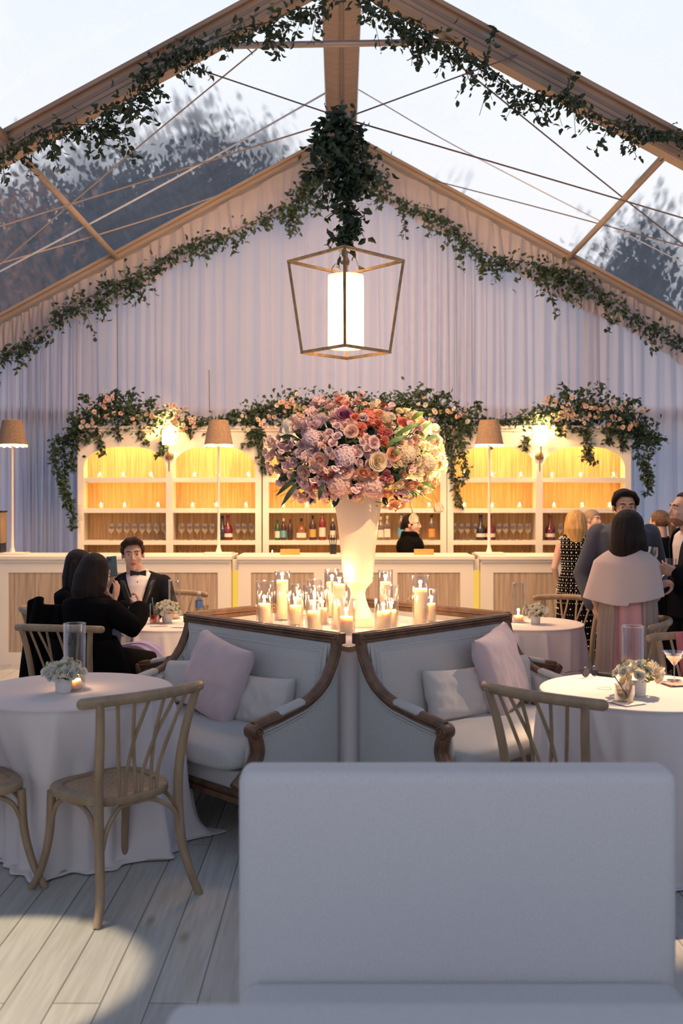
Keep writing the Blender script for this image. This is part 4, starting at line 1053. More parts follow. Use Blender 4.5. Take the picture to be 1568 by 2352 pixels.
# ------------------------------------------------------------------ lantern
LY = 7.2
L0 = P(794, 700, LY); LN = thing('lantern_pendant', 'large open brass lantern with glowing white cylinder shade hanging over the flowers', 'pendant light', (L0.x, LY, 0), R(-1.5))
zt = P(0, 600, LY).z; zb = P(0, 809, LY).z; at, ab = .415, .318
def bar_(bb, p, q, w=.013):
    p, q = Vector(p), Vector(q); d = q-p; M = d.to_track_quat('Y', 'Z').to_matrix().to_4x4(); M.translation = p; bb.box((-w/2, -w*.3, -w/2), (w/2, d.length+w*.3, w/2), 0, M)
ct_ = [(at*cos(a), at*sin(a), zt) for a in (0, pi/2, pi, -pi/2)]; cb_ = [(ab*cos(a), ab*sin(a), zb) for a in (0, pi/2, pi, -pi/2)]
for i in range(4):
    for nm, p, q in (('top_bar', ct_[i], ct_[(i+1)%4]), ('bottom_bar', cb_[i], cb_[(i+1)%4]), ('corner_post', ct_[i], cb_[i])):
        bb = B(); bar_(bb, p, q, .020); obj(nm, bb, m_brass, LN, smooth=False)
bb = B(); bar_(bb, ct_[1], ct_[3], .014); obj('cross_bar', bb, m_brass, LN, smooth=False)
obj('finial', B().lathe([(0, -.03), (.02, -.03), (.03, 0), (.015, .03), (.012, .07), (0, .07)], 16, c=(0, 0, zt)), m_brass, LN)
zs0, zs1 = P(0, 800, LY).z, P(0, 634, LY).z
m_lshade = sheer('lantern_shade', (.95, .88, .78), (1, .90, .74), .75, .0)
obj('lamp_shade', B().lathe([(.129, zs0), (.129, zs1)], 48, caps=False), m_lshade, LN)
obj('glow_cover', B().lathe([(0, zs0+.004), (.127, zs0+.004)], 48, caps=False).lathe([(0, zs1-.004), (.127, zs1-.004)], 48, caps=False), m_lshade, LN)  # upper disc added to keep bulb light off the vine column
obj('bulb', B().ell((0, 0, zs1-.16), (.03, .03, .045)), emitter('lantern_bulb', (1, .74, .46), 110), LN)
lamp('lantern_light', 'POINT', (L0.x, LY, zs1-.42), 9, (1, .66, .34), size=.06)
ch = B()
zc = zt+.06; k = 0
while zc < HUB.z:
    M = Matrix.Translation((0, 0, zc)) @ Matrix.Rotation(pi/2*(k % 2), 4, 'Z'); ps = [M @ Vector((.011*cos(a), 0, .019*sin(a))) for a in [2*pi*i/10 for i in range(11)]]
    ch.tube(ps, .003, 5); zc += .031; k += 1
obj('chain', ch, m_brass, LN)
obj('drop_chain', B().tube([(.01, 0, zs1), (.01, 0, zt)], .003, 5), m_brass, LN)
tag(obj('cable_hub', B().lathe([(0, -.05), (.035, -.04), (.045, 0), (.035, .04), (0, .05)], 16, c=HUB), m_beamd), 'dark ring where the steel cables meet above the lantern', 'cable hub')

# ------------------------------------------------------------------ votives on the cabinet shelves
VT = None
rv = random.Random(3)
def ordn(i): return ('leftmost', 'second', 'third', 'fourth', 'fifth', 'rightmost')[i]
def votive(px, z, Y, label):
    global VT
    X = (px-CX)/F*Y
    if VT is None:
        t = thing('votive_candle', label, 'candle', (X, Y, z), 0, 'votives on the cabinet shelves')
        obj('glass_cup', B().lathe([(.026, .0), (.033, .03), (.034, .06)], 18, caps=False), m_glass2, t)
        obj('wax', B().lathe([(0, .003), (.024, .003), (.027, .024), (0, .024)], 16), m_wax, t)
        obj('flame', B().lathe([(.0005, .024), (.009, .032), (.011, .040), (.006, .056), (.0004, .070)], 10), emitter('votive_flame', (1, .66, .24), 110), t)
        VT = t
    else: dup(VT, (X, Y, z), 0, label)
rows = [('left', 'top', [229, 283, 347, 447, 503, 571]), ('left', 'second', [232, 286, 363, 442, 497, 565]), ('middle', 'top', [640, 700, 763, 850, 915, 985]), ('middle', 'second', [650, 705, 765, 850, 915, 985]),
        ('right', 'top', [1066, 1130, 1196, 1267, 1333, 1409]), ('right', 'second', [1066, 1130, 1193, 1272, 1337, 1400])]
for cab, sh, xs in rows:
    for i, px in enumerate(xs):
        votive(px, SZ[0] if sh == 'top' else SZ[1], YC+.13, 'lit glass votive, %s of six on the %s shelf of the %s cabinet' % (ordn(i) if i in (0, 5) else ordn(i)+' from left', sh, cab))

# ------------------------------------------------------------------ stemware and bottles
WG = [(0, 0), (.030, .0), (.031, .003), (.006, .007), (.0035, .02), (.0035, .075), (.012, .088), (.030, .108), (.036, .135), (.034, .165), (.029, .19)]
GL = {}
def glassware(kind, X, Y, z, label, group, cat='glass'):
    prof = {'wine_glass': WG, 'tumbler': [(0, 0), (.033, 0), (.036, .004), (.038, .09)]}[kind]
    if kind not in GL: GL[kind] = mesh_of(kind, B().lathe(prof, 22, caps=False), m_glass2)
    o = obj(kind, GL[kind], None, None, (X, Y, z)); tag(o, label, cat, group); return o
NTH = ['leftmost']+[q+' from left' for q in ('second', 'third', 'fourth', 'fifth', 'sixth', 'seventh', 'eighth', 'ninth')]
def rowg(kind, x0, x1, n, z, lab, grp, rows_=(YC+.10, YC+.24)):
    for ri, yy in enumerate(rows_):
        for i in range(n):
            px = x0+(x1-x0)*i/max(1, n-1)+rv.uniform(-1.5, 1.5)
            glassware(kind, (px-CX)/F*yy, yy, z, '%s, %s%s' % (lab, NTH[i], '' if len(rows_) == 1 else (' in front row', ' in back row')[ri]), grp)
rowg('wine_glass', 256, 378, 8, SZ[2], 'wine glass in left bay of left cabinet', 'wine glasses, left bay of left cabinet')
rowg('wine_glass', 417, 487, 5, SZ[2], "wine glass left of the left cabinet's bottles", 'wine glasses left of the bottles in left cabinet')
rowg('wine_glass', 545, 577, 3, SZ[2], "wine glass right of the left cabinet's bottles", 'wine glasses right of the bottles in left cabinet')
rowg('wine_glass', 1042, 1090, 4, SZ[2], "wine glass left of the right cabinet's bottles", 'wine glasses left of the bottles in right cabinet')
rowg('wine_glass', 1144, 1212, 5, SZ[2], "wine glass right of the right cabinet's bottles", 'wine glasses right of the bottles in right cabinet')
rowg('wine_glass', 1285, 1425, 8, SZ[2], 'wine glass in right bay of right cabinet', 'wine glasses, right bay of right cabinet')
for x0, x1, n, c_ in ((235, 275, 4, 'left'), (420, 580, 8, 'left'), (620, 655, 3, 'middle'), (1045, 1215, 9, 'right'), (1255, 1290, 3, 'right')):
    rowg('tumbler', x0, x1, n, SZ[3]+.14, 'clear tumbler on low rack of the %s cabinet, %s bay' % (c_, 'right' if x0 in (420, 1255) else 'left'), 'tumblers low in the %s cabinet' % c_, (YC+.15,))
for X0 in CX0:   # the low racks the tumblers stand on
    for dx in (.07, 1.083):
        tag(obj('wooden_rack', B().box((X0+dx, YC+.08, SZ[3]), (X0+dx+.90, YC+.26, SZ[3]+.14)), m_grass, smooth=False), 'low wooden rack in the %s bay of the %s cabinet' % ('left' if dx < 1 else 'right', ('left', 'middle', 'right')[CX0.index(X0)]), 'rack', 'low racks behind the bar')

def bmat(n, c, tr=.3): return mat('bottle_'+n, c, .12, spec=.6)
BT = {'green': (.02, .09, .03), 'brown': (.06, .022, .01), 'amber': (.22, .07, .015), 'red': (.20, .012, .012), 'dark': (.014, .012, .016), 'burgundy': (.13, .006, .02), 'blue': (.04, .12, .30)}
BMt = {k: bmat(k, v) for k, v in BT.items()}; BMt['clear'] = m_glass2
LBL = {k: mat('label_'+k, v, .7) for k, v in {'white': (.72, .66, .58), 'blue': (.12, .38, .52), 'gold': (.55, .35, .10), 'black': (.03, .02, .02), 'orange': (.70, .30, .08), 'navy': (.04, .08, .22)}.items()}
def bottle(px, h, kind, colr, lab, cap, label, Y=YC+.12, z=None):
    X = (px-CX)/F*Y; z = SZ[2] if z is None else z
    t = thing('bottle', label, 'bottle', (X, Y, z), 0, 'bottles on the cabinet shelves')
    r = {'beer': .030, 'wine': .038, 'liquor': .038, 'decanter': .055, 'champagne': .056, 'square': .036}[kind]
    sh = {'beer': .60, 'wine': .60, 'liquor': .60, 'decanter': .50, 'champagne': .42, 'square': .62}[kind]; nk = .30 if kind != 'decanter' else .22
    seg = 24 if kind != 'square' else 24
    sq_ = (lambda a, zz: (abs(cos(a))**6+abs(sin(a))**6)**(-1/6) if zz < h*sh else 1) if kind in ('square', 'decanter') else None
    obj('glass', B().lathe([(0, 0), (r*.95, .0), (r, .006), (r, h*sh), (r*.82, h*(sh+.08)), (r*nk+.002, h*(sh+.2)), (r*nk, h*.93)], seg, mod=sq_), BMt[colr], t)
    obj('label', B().lathe([(r*1.012, h*.12), (r*1.012, h*(sh-.16))], seg, caps=False, mod=sq_), LBL[lab], t)
    obj('cap', B().lathe([(0, h*.86), (r*nk*1.18, h*.86), (r*nk*1.18, h), (0, h)], 16), LBL.get(cap, BMt.get(cap)), t)
for a in ((637, .235, 'beer', 'green', 'white', 'green', 'green beer bottle, leftmost in the middle cabinet'), (651, .25, 'beer', 'brown', 'blue', 'white', 'brown beer bottle with sky blue label in the middle cabinet'),
          (666, .24, 'beer', 'brown', 'black', 'burgundy', 'small dark brown bottle between the blue label and the decanter'), (692, .25, 'decanter', 'amber', 'white', 'dark', 'squat amber whiskey decanter in the middle cabinet'),
          (718, .285, 'liquor', 'brown', 'gold', 'dark', 'brown liquor bottle with gold label right of the squat decanter'), (740, .33, 'liquor', 'red', 'white', 'dark', 'tall reddish liquor bottle with white label in the middle cabinet'),
          (764, .25, 'beer', 'dark', 'white', 'white', 'dark bottle with white label just left of the urn'),
          (874, .27, 'liquor', 'clear', 'white', 'white', 'clear bottle just right of the urn'), (889, .28, 'square', 'clear', 'white', 'white', 'square clear bottle with white label right of the urn'),
          (921, .33, 'liquor', 'clear', 'blue', 'navy', 'clear bottle with blue label left of the bartender'), (938, .33, 'liquor', 'clear', 'navy', 'navy', 'clear bottle with navy cap behind the bartender'), (953, .33, 'liquor', 'clear', 'navy', 'blue', 'clear bottle with blue cap behind the bartender, to the right'),
          (991, .30, 'liquor', 'clear', 'orange', 'dark', 'clear bottle with round orange label right of the bartender'),
          (510, .285, 'champagne', 'dark', 'black', 'dark', 'large dark bottle left of the white lamp stem in the left cabinet'), (523, .30, 'champagne', 'burgundy', 'white', 'burgundy', 'large burgundy foiled bottle with cream label in the left cabinet'),
          (1104, .30, 'champagne', 'dark', 'white', 'dark', 'large dark bottle with pale label left of the lamp stem in the right cabinet'), (1126, .30, 'champagne', 'burgundy', 'white', 'burgundy', 'burgundy foiled bottle behind the lamp stem in the right cabinet'),
          (1263, .30, 'champagne', 'burgundy', 'white', 'burgundy', 'burgundy foiled bottle with cream label left of the blonde head'), (1353, .30, 'champagne', 'burgundy', 'white', 'burgundy', 'burgundy bottle neck showing above the grey haired head')):
    bottle(*a)
# things on the bar top
for px, s, l in ((666, 1, 'small wooden box on the bar left of the urn'), (973, 1, 'small wooden box on the bar in front of the bartender')):
    p = P(px, 1276, 10.35); t = thing('wooden_box', l, 'box', (p.x, 10.35, 1.10), 0, 'wooden boxes on the bar')
    m_pine = MATS.get('pine_wood') or mat('pine_wood', (.75, .45, .12), .6, col2=(.60, .34, .09), vscale=12, stretch=(.1, 1, 1))
    obj('box', B().box((-.098, -.06, 0), (.098, .06, .045)), m_pine, t, smooth=False); obj('lid', B().box((-.10, -.062, .046), (.10, .062, .054)), m_pine, t, smooth=False)
p = P(625, 1276, 10.3); t = thing('tea_light', 'tiny lit candle on the bar left of the wooden box', 'candle', (p.x, 10.3, 1.10)); obj('wax', B().lathe([(0,0), (.014,0), (.012,.02), (0,.02)], 12), m_wax, t); obj('flame', flame_mesh(.03, .006), m_flame, t, loc=(0,0,.02))
t = thing('drink_dispenser', 'wood fronted drinks dispenser on the bar at the far left edge', 'dispenser', (P(-2, 0, 10.35).x, 10.35, 1.10))
obj('housing', B().box((-.07, -.09, .12), (.05, .09, .44)), m_oak, t, smooth=False, bevel=.005); obj('base', B().box((-.065, -.085, 0), (.045, .085, .12)), m_satinblk, t, smooth=False); obj('lid', B().box((-.075, -.095, .44), (.055, .095, .455)), m_satinblk, t, smooth=False)
t = thing('bar_tool_caddy', 'dark caddy of bar tools standing beside the urn on the bar', 'caddy', (P(765, 0, 10.45).x, 10.45, 1.10))
obj('cup', B().lathe([(0, 0), (.035, 0), (.037, .10), (.033, .10), (.032, .01), (0, .01)], 20), m_satinblk, t)
for k in range(4): obj('tool', B().tube([(.01*k-.015, 0, .01), (.03*k-.05, .005*k, .20)], .005, 6), m_satinblk, t)

# table things: back left
def cup(px, py, r, h, name, cat, label, mt, liquid=None, lh=.5, z=.759):
    p = PZ(px, py, z); t = thing(name, label, cat, p)
    obj('glass', B().lathe([(0, .001), (r*.9, 0), (r, .004), (r, h), (r-.0015, h), (r-.0018, .006), (0, .006)], 28, caps=False), mt, t)
    if liquid: obj('drink', B().lathe([(0, .007), (r-.003, .007), (r-.003, h*lh), (0, h*lh)], 24), liquid, t)
    return t
m_red = mat('red_drink', (.62, .02, .015), .2, sss=.2)
t = cup(355, 1432, .036, .145, 'highball_glass', 'glass', 'tall glass of red drink with a blue stirrer on the back left table', m_glass2, m_red, .42)
obj('stirrer', B().tube([(.0, 0, .01), (-.018, 0, .19)], .003, 6), mat('blue_stirrer', (.12, .42, .55), .4), t)
t = cup(325, 1432, .036, .09, 'glass_mug', 'mug', 'clear glass mug with a handle in front of the man in black tie', m_glass2)
obj('handle', B().tube(curve([(.035, 0, .08), (.062, 0, .07), (.062, 0, .03), (.035, 0, .02)]), .004, 8), m_glass2, t)
p = PZ(457, 1405, .759); t = thing('water_bottle', 'small plastic water bottle with white cap and blue label on the back left table', 'bottle', p)
obj('bottle', B().lathe([(0, 0), (.029, 0), (.031, .01), (.029, .05), (.031, .09), (.029, .11), (.012, .135), (.012, .15)], 22), glass('pet_plastic', (.86, .90, .95), .5), t)
obj('label', B().lathe([(.0315, .035), (.0315, .09)], 22, caps=False), mat('blue_label', (.10, .22, .55), .4), t); obj('cap', B().lathe([(0, .145), (.014, .145), (.014, .162), (0, .162)], 16), m_shirt, t)
cup(472, 1404, .028, .05, 'small_glass', 'glass', 'small low glass right of the water bottle', m_glass2)
for px, py, a, l in ((365, 1438, .3, 'pink printed card lying beside the red drink'), (412, 1440, -.1, 'pale card lying right of the small white pot on the back left table')):
    p = PZ(px, py, .7605); tag(obj('card', B().box((-.06, -.03, 0), (.06, .03, .0015)), m_lav if px < 400 else m_shirt, loc=p, rot=(0, 0, a), smooth=False), l, 'card')
# right foreground table
t = cup(1434, 1612, .044, .078, 'rocks_glass', 'glass', 'short rocks glass with ice and a napkin under it on the right foreground table', m_glass2, glass('pale_drink', (.93, .88, .75), .4), .62)
rr = random.Random(5)
for k in range(4):
    M = Matrix.Translation((rr.uniform(-.018, .018), rr.uniform(-.018, .018), .018+.012*k)) @ Matrix.Rotation(rr.random()*3, 4, 'Z') @ Matrix.Rotation(.5, 4, 'X'); obj('ice_cube', B().box((-.011,-.011,-.011), (.011,.011,.011), 0, M), m_glass2, t, smooth=False)
obj('straw', B().tube([(.022, 0, .012), (-.046, .0, .115)], .0025, 6), m_suit, t)
p = PZ(1438, 1614, .7602); tag(obj('napkin', grid(lambda u, v: (.065*(2*u-1), .065*(2*v-1), .004*noise.noise(Vector((u*4, v*4, 1)))+.003), 14, 14), m_shirt, loc=p, rot=(0, 0, .5), solid=.001), 'white paper napkin under the rocks glass', 'napkin')
p = PZ(1548, 1563, .759); t = thing('martini_glass', 'martini glass of pale drink at the right edge of the right foreground table', 'glass', p)
obj('glass', B().lathe([(0, 0), (.036, 0), (.037, .002), (.006, .006), (.0035, .02), (.0035, .075), (.012, .083), (.058, .145)], 32, caps=False), m_glass2, t)
obj('drink', B().lathe([(0, .081), (.011, .084), (.040, .117), (0, .117)], 28), mat('cocktail', (.80, .66, .46), .2, sss=.2), t)
p = PZ(1552, 1572, .7602); tag(obj('napkin', grid(lambda u, v: (.06*(2*u-1), .06*(2*v-1), .006*noise.noise(Vector((u*5, v*4, 3)))+.006), 14, 14), mat('pink_paper', (.80, .42, .36), .8), loc=p, rot=(0, 0, .2), solid=.001), 'crumpled pink napkin by the foot of the martini glass', 'napkin')
p = PZ(1355, 1553, .762); t = thing('sunglasses', 'dark sunglasses lying on the far side of the right foreground table', 'sunglasses', p, R(35))
for s, nm in ((-1, 'a'), (1, 'b')):
    obj('lens', B().lathe([(0, 0), (.024, 0), (.024, .003), (0, .003)], 20, M=Matrix.Translation((s*.033, 0, .024)) @ Matrix.Rotation(pi/2, 4, 'X')), mat('smoked_lens_'+nm, (.05, .05, .08), .08), t)
    obj('rim', B().tube([(s*.033+.026*cos(a), 0, .024+.024*sin(a)) for a in [2*pi*i/18 for i in range(19)]], .0028, 6), m_satinblk, t)
    obj('temple', B().tube([(s*.06, 0, .03), (s*.06, .07, .02), (s*.052, .125, .004)], .0025, 6), m_satinblk, t)
obj('bridge', B().tube(curve([(-.010, 0, .03), (0, 0, .036), (.010, 0, .03)]), .0025, 6), m_satinblk, t)
p = PZ(1392, 1552, .7602); tag(obj('eyeglass_case', B().box((-.05, -.018, 0), (.05, .018, .014)), m_satinblk, loc=p, rot=(0, 0, R(-38)), smooth=False, bevel=.004), 'slim black case lying behind the cream flowers', 'case')
# wet ring
p = PZ(1388, 1581, .7604); tag(obj('glass_ring', B().tube([(.033*cos(a), .033*sin(a), 0) for a in [2*pi*i/40 for i in range(41)]], .0014, 4), m_lampstem, loc=p), 'round wet ring mark on the right foreground table', 'ring mark')

# ------------------------------------------------------------------ garlands
def garland(name, label, Y, pts, dens, spread, hang=(), seed=1, size=.05, cat='garland', group=None, tails=()):
    """pts: (px,py,width factor); a vine at true depth with leaf clusters; tails hang from it"""
    r_ = random.Random(seed); a0 = P(pts[0][0], pts[0][1], Y)
    t = thing(name, label, cat, a0, 0, group)
    cv = curve([P(q[0], q[1], Y)-a0 for q in pts], 6); wf = lerpl([q[2] if len(q) > 2 else 1 for q in pts], 6)
    vine = B().tube(cv, .005, 6); ps = []
    L = 0
    for i in range(len(cv)-1):
        seg = (cv[i+1]-cv[i]).length; n = int(seg*dens*wf[i]+r_.random())
        if n and r_.random() < .5*wf[i]:   # side sprig
            e = cv[i]+Vector((r_.gauss(0, spread*1.2), r_.gauss(0, spread*.7), -abs(r_.gauss(0, spread*1.7))-.02)); vine.tube(curve([cv[i], (cv[i]+e)/2+Vector((0,0,.02)), e], 3), .0022, 4)
            for k in range(int(3+5*wf[i])): q = r_.uniform(.2, 1.05); ps.append((cv[i].lerp(e, q)+Vector((r_.gauss(0,.012), r_.gauss(0,.012), 0)), (r_.gauss(0,1), r_.gauss(0,.8), r_.gauss(-.5,.6))))
        for k in range(n):
            q = cv[i].lerp(cv[i+1], r_.random()); sp = spread*wf[i]
            ps.append((q+Vector((r_.gauss(0, sp*.55), r_.gauss(0, sp*.5), r_.gauss(-sp*.35, sp*.5))), (r_.gauss(0,1), r_.gauss(0,.8), r_.gauss(-.2,.8))))
    for tl in tails:
        c2 = curve([P(q[0], q[1], Y)-a0+Vector((0, r_.uniform(-.06, .03), 0)) for q in tl], 6); vine.tube(c2, .003, 5)
        for i in range(len(c2)-1):
            seg = (c2[i+1]-c2[i]).length
            for k in range(int(seg*dens*.42+r_.random())):
                q = c2[i].lerp(c2[i+1], r_.random()); w = spread*.25*(1.1-.5*i/len(c2)); ps.append((q+Vector((r_.gauss(0, w), r_.gauss(0, w), 0)), (r_.gauss(0,1), r_.gauss(0,.7), r_.gauss(-.5,.7))))
    obj('vine', vine, m_stem, t)
    fo = B(); leaves(fo, ps, r_, size*1.25); obj('foliage', fo, m_leaf, t, smooth=False)
    return t, a0
garland('leaf_garland', 'leafy vine garland along the front rafter on the upper left', 7.78, [(-30,385,.5),(30,335,.7),(90,300,.8),(140,285,.9),(215,285,1.6),(250,255,1.7),(310,225,1.7),(345,165,1.4),(380,130,.8),(430,100,1.3),(455,100,1),(520,78,.8),(570,60,1.2),(625,48,1.5),(680,20,1.2),(730,18,1),(775,-20,1)], 170, .085, seed=1,
    tails=[[(10,370),(15,420)],[(60,330),(75,410)],[(110,320),(140,400)],[(215,290),(205,360)],[(250,290),(225,365)],[(300,250),(290,310),(315,375)],[(330,210),(350,255)],[(440,120),(480,175)],[(400,140),(428,190)],[(620,60),(640,135)],[(690,20),(700,60)],[(130,300),(125,345)]], group='roof garlands')
garland('leaf_garland', 'leafy vine garland along the front rafter on the upper right', 7.78, [(830,-20,1.2),(870,15,1.4),(920,40,1.6),(960,70,1.3),(1000,90,1),(1040,100,1.4),(1075,125,1.4),(1110,145,.6),(1160,185,.5),(1190,205,1),(1240,220,1.1),(1290,220,1),(1320,225,.7),(1360,255,.5),(1400,275,.8),(1450,285,.8),(1500,300,1),(1560,305,1.2),(1600,312,1)], 165, .08, seed=2,
    tails=[[(890,40),(900,100)],[(955,90),(962,150)],[(1040,110),(1050,150)],[(1060,140),(1085,200)],[(1095,140),(1110,160)],[(1160,190),(1165,255)],[(1215,235),(1245,290)],[(1250,240),(1252,295)],[(1320,240),(1318,280)],[(1370,265),(1330,310)],[(1400,290),(1365,350)],[(1430,290),(1432,355)],[(1460,300),(1455,340)],[(1115,140),(1135,55)],[(1300,215),(1312,165)]], group='roof garlands')
garland('leaf_garland', 'thick leaf garland falling along the left slope of the back gable', 11.45, [(790,330,2.4),(760,345,2.2),(745,385,1.8),(715,410,1.6),(690,440,1.5),(665,475,1.6),(640,475,.8),(600,500,.8),(560,520,1.1),(520,540,1.1),(480,538,.8),(440,560,1),(400,575,.9),(360,605,1.3),(310,635,1.6),(260,650,1.6),(210,680,1.5),(150,705,1.2),(100,760,.9),(60,785,.9),(20,810,1),(-30,815,1)], 150, .105, seed=3, size=.058,
    tails=[[(700,420),(735,500)],[(670,470),(665,540)],[(650,480),(648,510)],[(720,400),(745,470)],[(310,640),(330,680)],[(230,680),(240,740)],[(45,790),(38,855)],[(160,700),(180,720)],[(430,560),(440,600)]], group='gable garlands')
garland('leaf_garland', 'thick leaf garland falling along the right slope of the back gable', 11.45, [(800,330,2.2),(830,370,2.2),(855,400,1.6),(875,430,.9),(910,450,.8),(950,475,.8),(985,480,.7),(1020,510,1),(1060,540,1.4),(1100,575,1.2),(1150,595,1.5),(1200,600,1.5),(1260,615,1.7),(1320,630,2),(1360,655,1.3),(1410,690,1.1),(1450,720,1),(1500,750,1.1),(1550,775,1.2),(1600,790,1)], 145, .10, seed=4, size=.058,
    tails=[[(870,430),(880,470)],[(925,470),(932,550)],[(985,485),(985,540)],[(1025,520),(1020,570)],[(1055,550),(1060,620)],[(1100,580),(1110,640)],[(1250,620),(1275,730)],[(1240,620),(1240,680)],[(1320,640),(1330,680)],[(1310,640),(1300,690)],[(1390,690),(1395,740)],[(1495,760),(1495,815)],[(1460,730),(1470,760)]], group='gable garlands')
garland('leaf_garland', 'column of vines wrapping the lantern chain from the cable hub down', 7.2, [(790,258,1),(785,300,1.7),(790,350,2.4),(795,395,2.2),(797,430,1.3),(797,470,.9),(803,500,1.1),(798,530,.9),(796,560,.6)], 420, .070, seed=5, size=.058,
    tails=[[(775,275),(760,250)],[(770,290),(738,285),(722,340)],[(775,310),(735,325)],[(820,300),(835,330)],[(770,400),(752,430)],[(830,380),(850,400)],[(740,390),(700,400)],[(790,540),(772,552)],[(808,500),(815,535)],[(745,300),(722,360)]])
# the shelf-top garlands with little roses
def rosegarland(label, pts, tails, rbox_, nrose, seed, lightside=None):
    t, a0 = garland('rose_garland', label, YC-.02, pts, 620, .105, seed=seed, tails=tails, group='rose garlands on the cabinets', size=.047)
    r_ = random.Random(seed+50); n = 0
    while n < nrose:
        x0, y0, x1, y1 = r_.choice(rbox_); cx_, cy_ = r_.uniform(x0, x1), r_.uniform(y0, y1)
        for k in range(r_.randint(2, 4)):
            if n >= nrose: break
            p = P(cx_+r_.gauss(0, 11), cy_+r_.gauss(0, 7), YC-.13-r_.random()*.05)-a0; put_bloom('rose', 'spray_rose', r_.choice(['ivory', 'blush', 'ivory', 'white']), p, (r_.gauss(0,.5), -1, r_.gauss(.2,.5)), r_.uniform(.018, .027), t, r_, 0); n += 1
rosegarland('leaf and pale rose garland over the left cabinet with a long tail on its left', [(150,1010,.9),(172,975,1),(200,945,1.4),(235,935,1.5),(270,930,1.7),(300,935,1.8),(350,948,1.5),(400,958,1.2),(440,965,.7),(480,965,.6),(520,962,.5),(560,955,.8)],
    [[(160,1000),(140,1030),(150,1080),(145,1120),(165,1160),(170,1215)],[(150,1010),(130,1010),(128,1060),(150,1110),(158,1170)],[(200,980),(205,1010),(185,1010)],[(220,980),(230,1020),(238,1045)],[(260,975),(275,1010)],[(320,985),(335,1020)],[(380,985),(375,1030),(360,1048)],[(420,970),(440,1000)],[(180,970),(165,1040),(170,1080)],[(270,925),(268,892)],[(300,920),(305,895)],[(200,920),(190,905)],[(240,930),(235,905)],[(340,930),(350,912)]],
    [(185,925,250,985),(250,908,330,980),(330,925,420,990),(400,940,440,985)], 90, 21)
rosegarland('leaf and pale rose garland over the middle cabinet behind the big arrangement', [(520,958,.6),(560,950,1.2),(600,935,1.5),(650,928,1.6),(700,925,1.6),(760,925,1.5),(820,925,1.4),(880,925,1.5),(940,920,1.7),(990,925,1.9),(1030,940,1.6),(1070,955,1.2),(1110,965,.7),(1150,965,.6)],
    [[(570,960),(575,1010),(560,1025)],[(600,960),(600,1050),(612,1090)],[(585,960),(590,1020)],[(1040,950),(1035,1020),(1040,1080),(1055,1165)],[(1055,960),(1060,1040),(1070,1080),(1060,1110)],[(1065,960),(1075,1000)],[(1020,960),(1025,1040)],[(1090,950),(1100,920)],[(670,910),(678,895)],[(770,915),(815,898)],[(950,910),(985,892)],[(1000,910),(1030,905)]],
    [(540,945,640,985),(640,920,720,950),(900,915,1060,975),(760,915,860,930)], 90, 22)
rosegarland('leaf and pale rose garland over the right cabinet with a long tail on its right', [(1150,965,.5),(1190,960,.6),(1230,950,1),(1270,940,1.6),(1310,930,1.9),(1360,925,2),(1410,935,1.8),(1450,955,1.5),(1480,985,1.1),(1495,1010,.8)],
    [[(1475,980),(1465,1040),(1485,1090),(1485,1135)],[(1490,990),(1495,1030),(1480,1070),(1490,1120)],[(1460,970),(1470,1020)],[(1500,1000),(1525,1010)],[(1215,1000),(1200,1020),(1212,1030)],[(1330,970),(1345,1020),(1360,1065)],[(1300,970),(1320,990)],[(1390,980),(1400,1020)],[(1430,980),(1430,1035)],[(1300,915),(1295,882)],[(1330,905),(1335,890)],[(1370,900),(1380,878)],[(1270,925),(1265,905)],[(1440,930),(1465,915)],[(1280,960),(1285,1000)],[(1350,970),(1350,1010)],[(1405,980),(1415,1005)],[(1350,1030),(1340,1055)]],
    [(1250,920,1320,965),(1320,925,1400,975),(1390,920,1470,985)], 90, 23)

# ------------------------------------------------------------------ people
def rotm(yaw=0, pitch=0, roll=0):
    return Matrix.Rotation(R(yaw), 4, 'Z') @ Matrix.Rotation(R(pitch), 4, 'X') @ Matrix.Rotation(R(roll), 4, 'Y')
def torso_shape(b, J, g=0, female=False, k=1, neck=True, low=0):
    pel, che, nck = J['pelvis'], J['chest'], J['neck']
    if female: prof = [(-.10-low, .155, .115), (0, .17, .12), (.22, .135, .10), (.45, .125, .095), (.72, .155, .115), (.88, .165, .10), (.97, .12, .075), (1.03, .055, .055)]
    else: prof = [(-.10-low, .155, .115), (0, .16, .118), (.22, .15, .112), (.45, .155, .115), (.72, .18, .125), (.88, .19, .11), (.97, .13, .08), (1.03, .062, .062)]
    cv = curve([pel, che, nck], 10)
    def at(f):
        if f < 0: return pel + (pel-che).normalized()*(-f)*(nck-pel).length
        i = min(len(cv)-1, f*(len(cv)-1)); a = int(i); c = min(a+1, len(cv)-1); p = cv[a].lerp(cv[c], i-a)
        if f > 1: p = nck+(nck-che).normalized()*(f-1)*(nck-pel).length
        return p
    side = J.get('side', Vector((1,0,0)))
    rings = []
    for f, rx, ry in prof:
        p = at(f); q = at(min(f+.05, 1.03)) - at(f-.05); q.normalize(); s = (side - q*side.dot(q)).normalized(); u = q.cross(s)
        rings.append([p + s*(rx*k+g)*cos(2*pi*i/24) + u*(ry*k+g)*sin(2*pi*i/24) for i in range(24)])
    b.loft(rings)
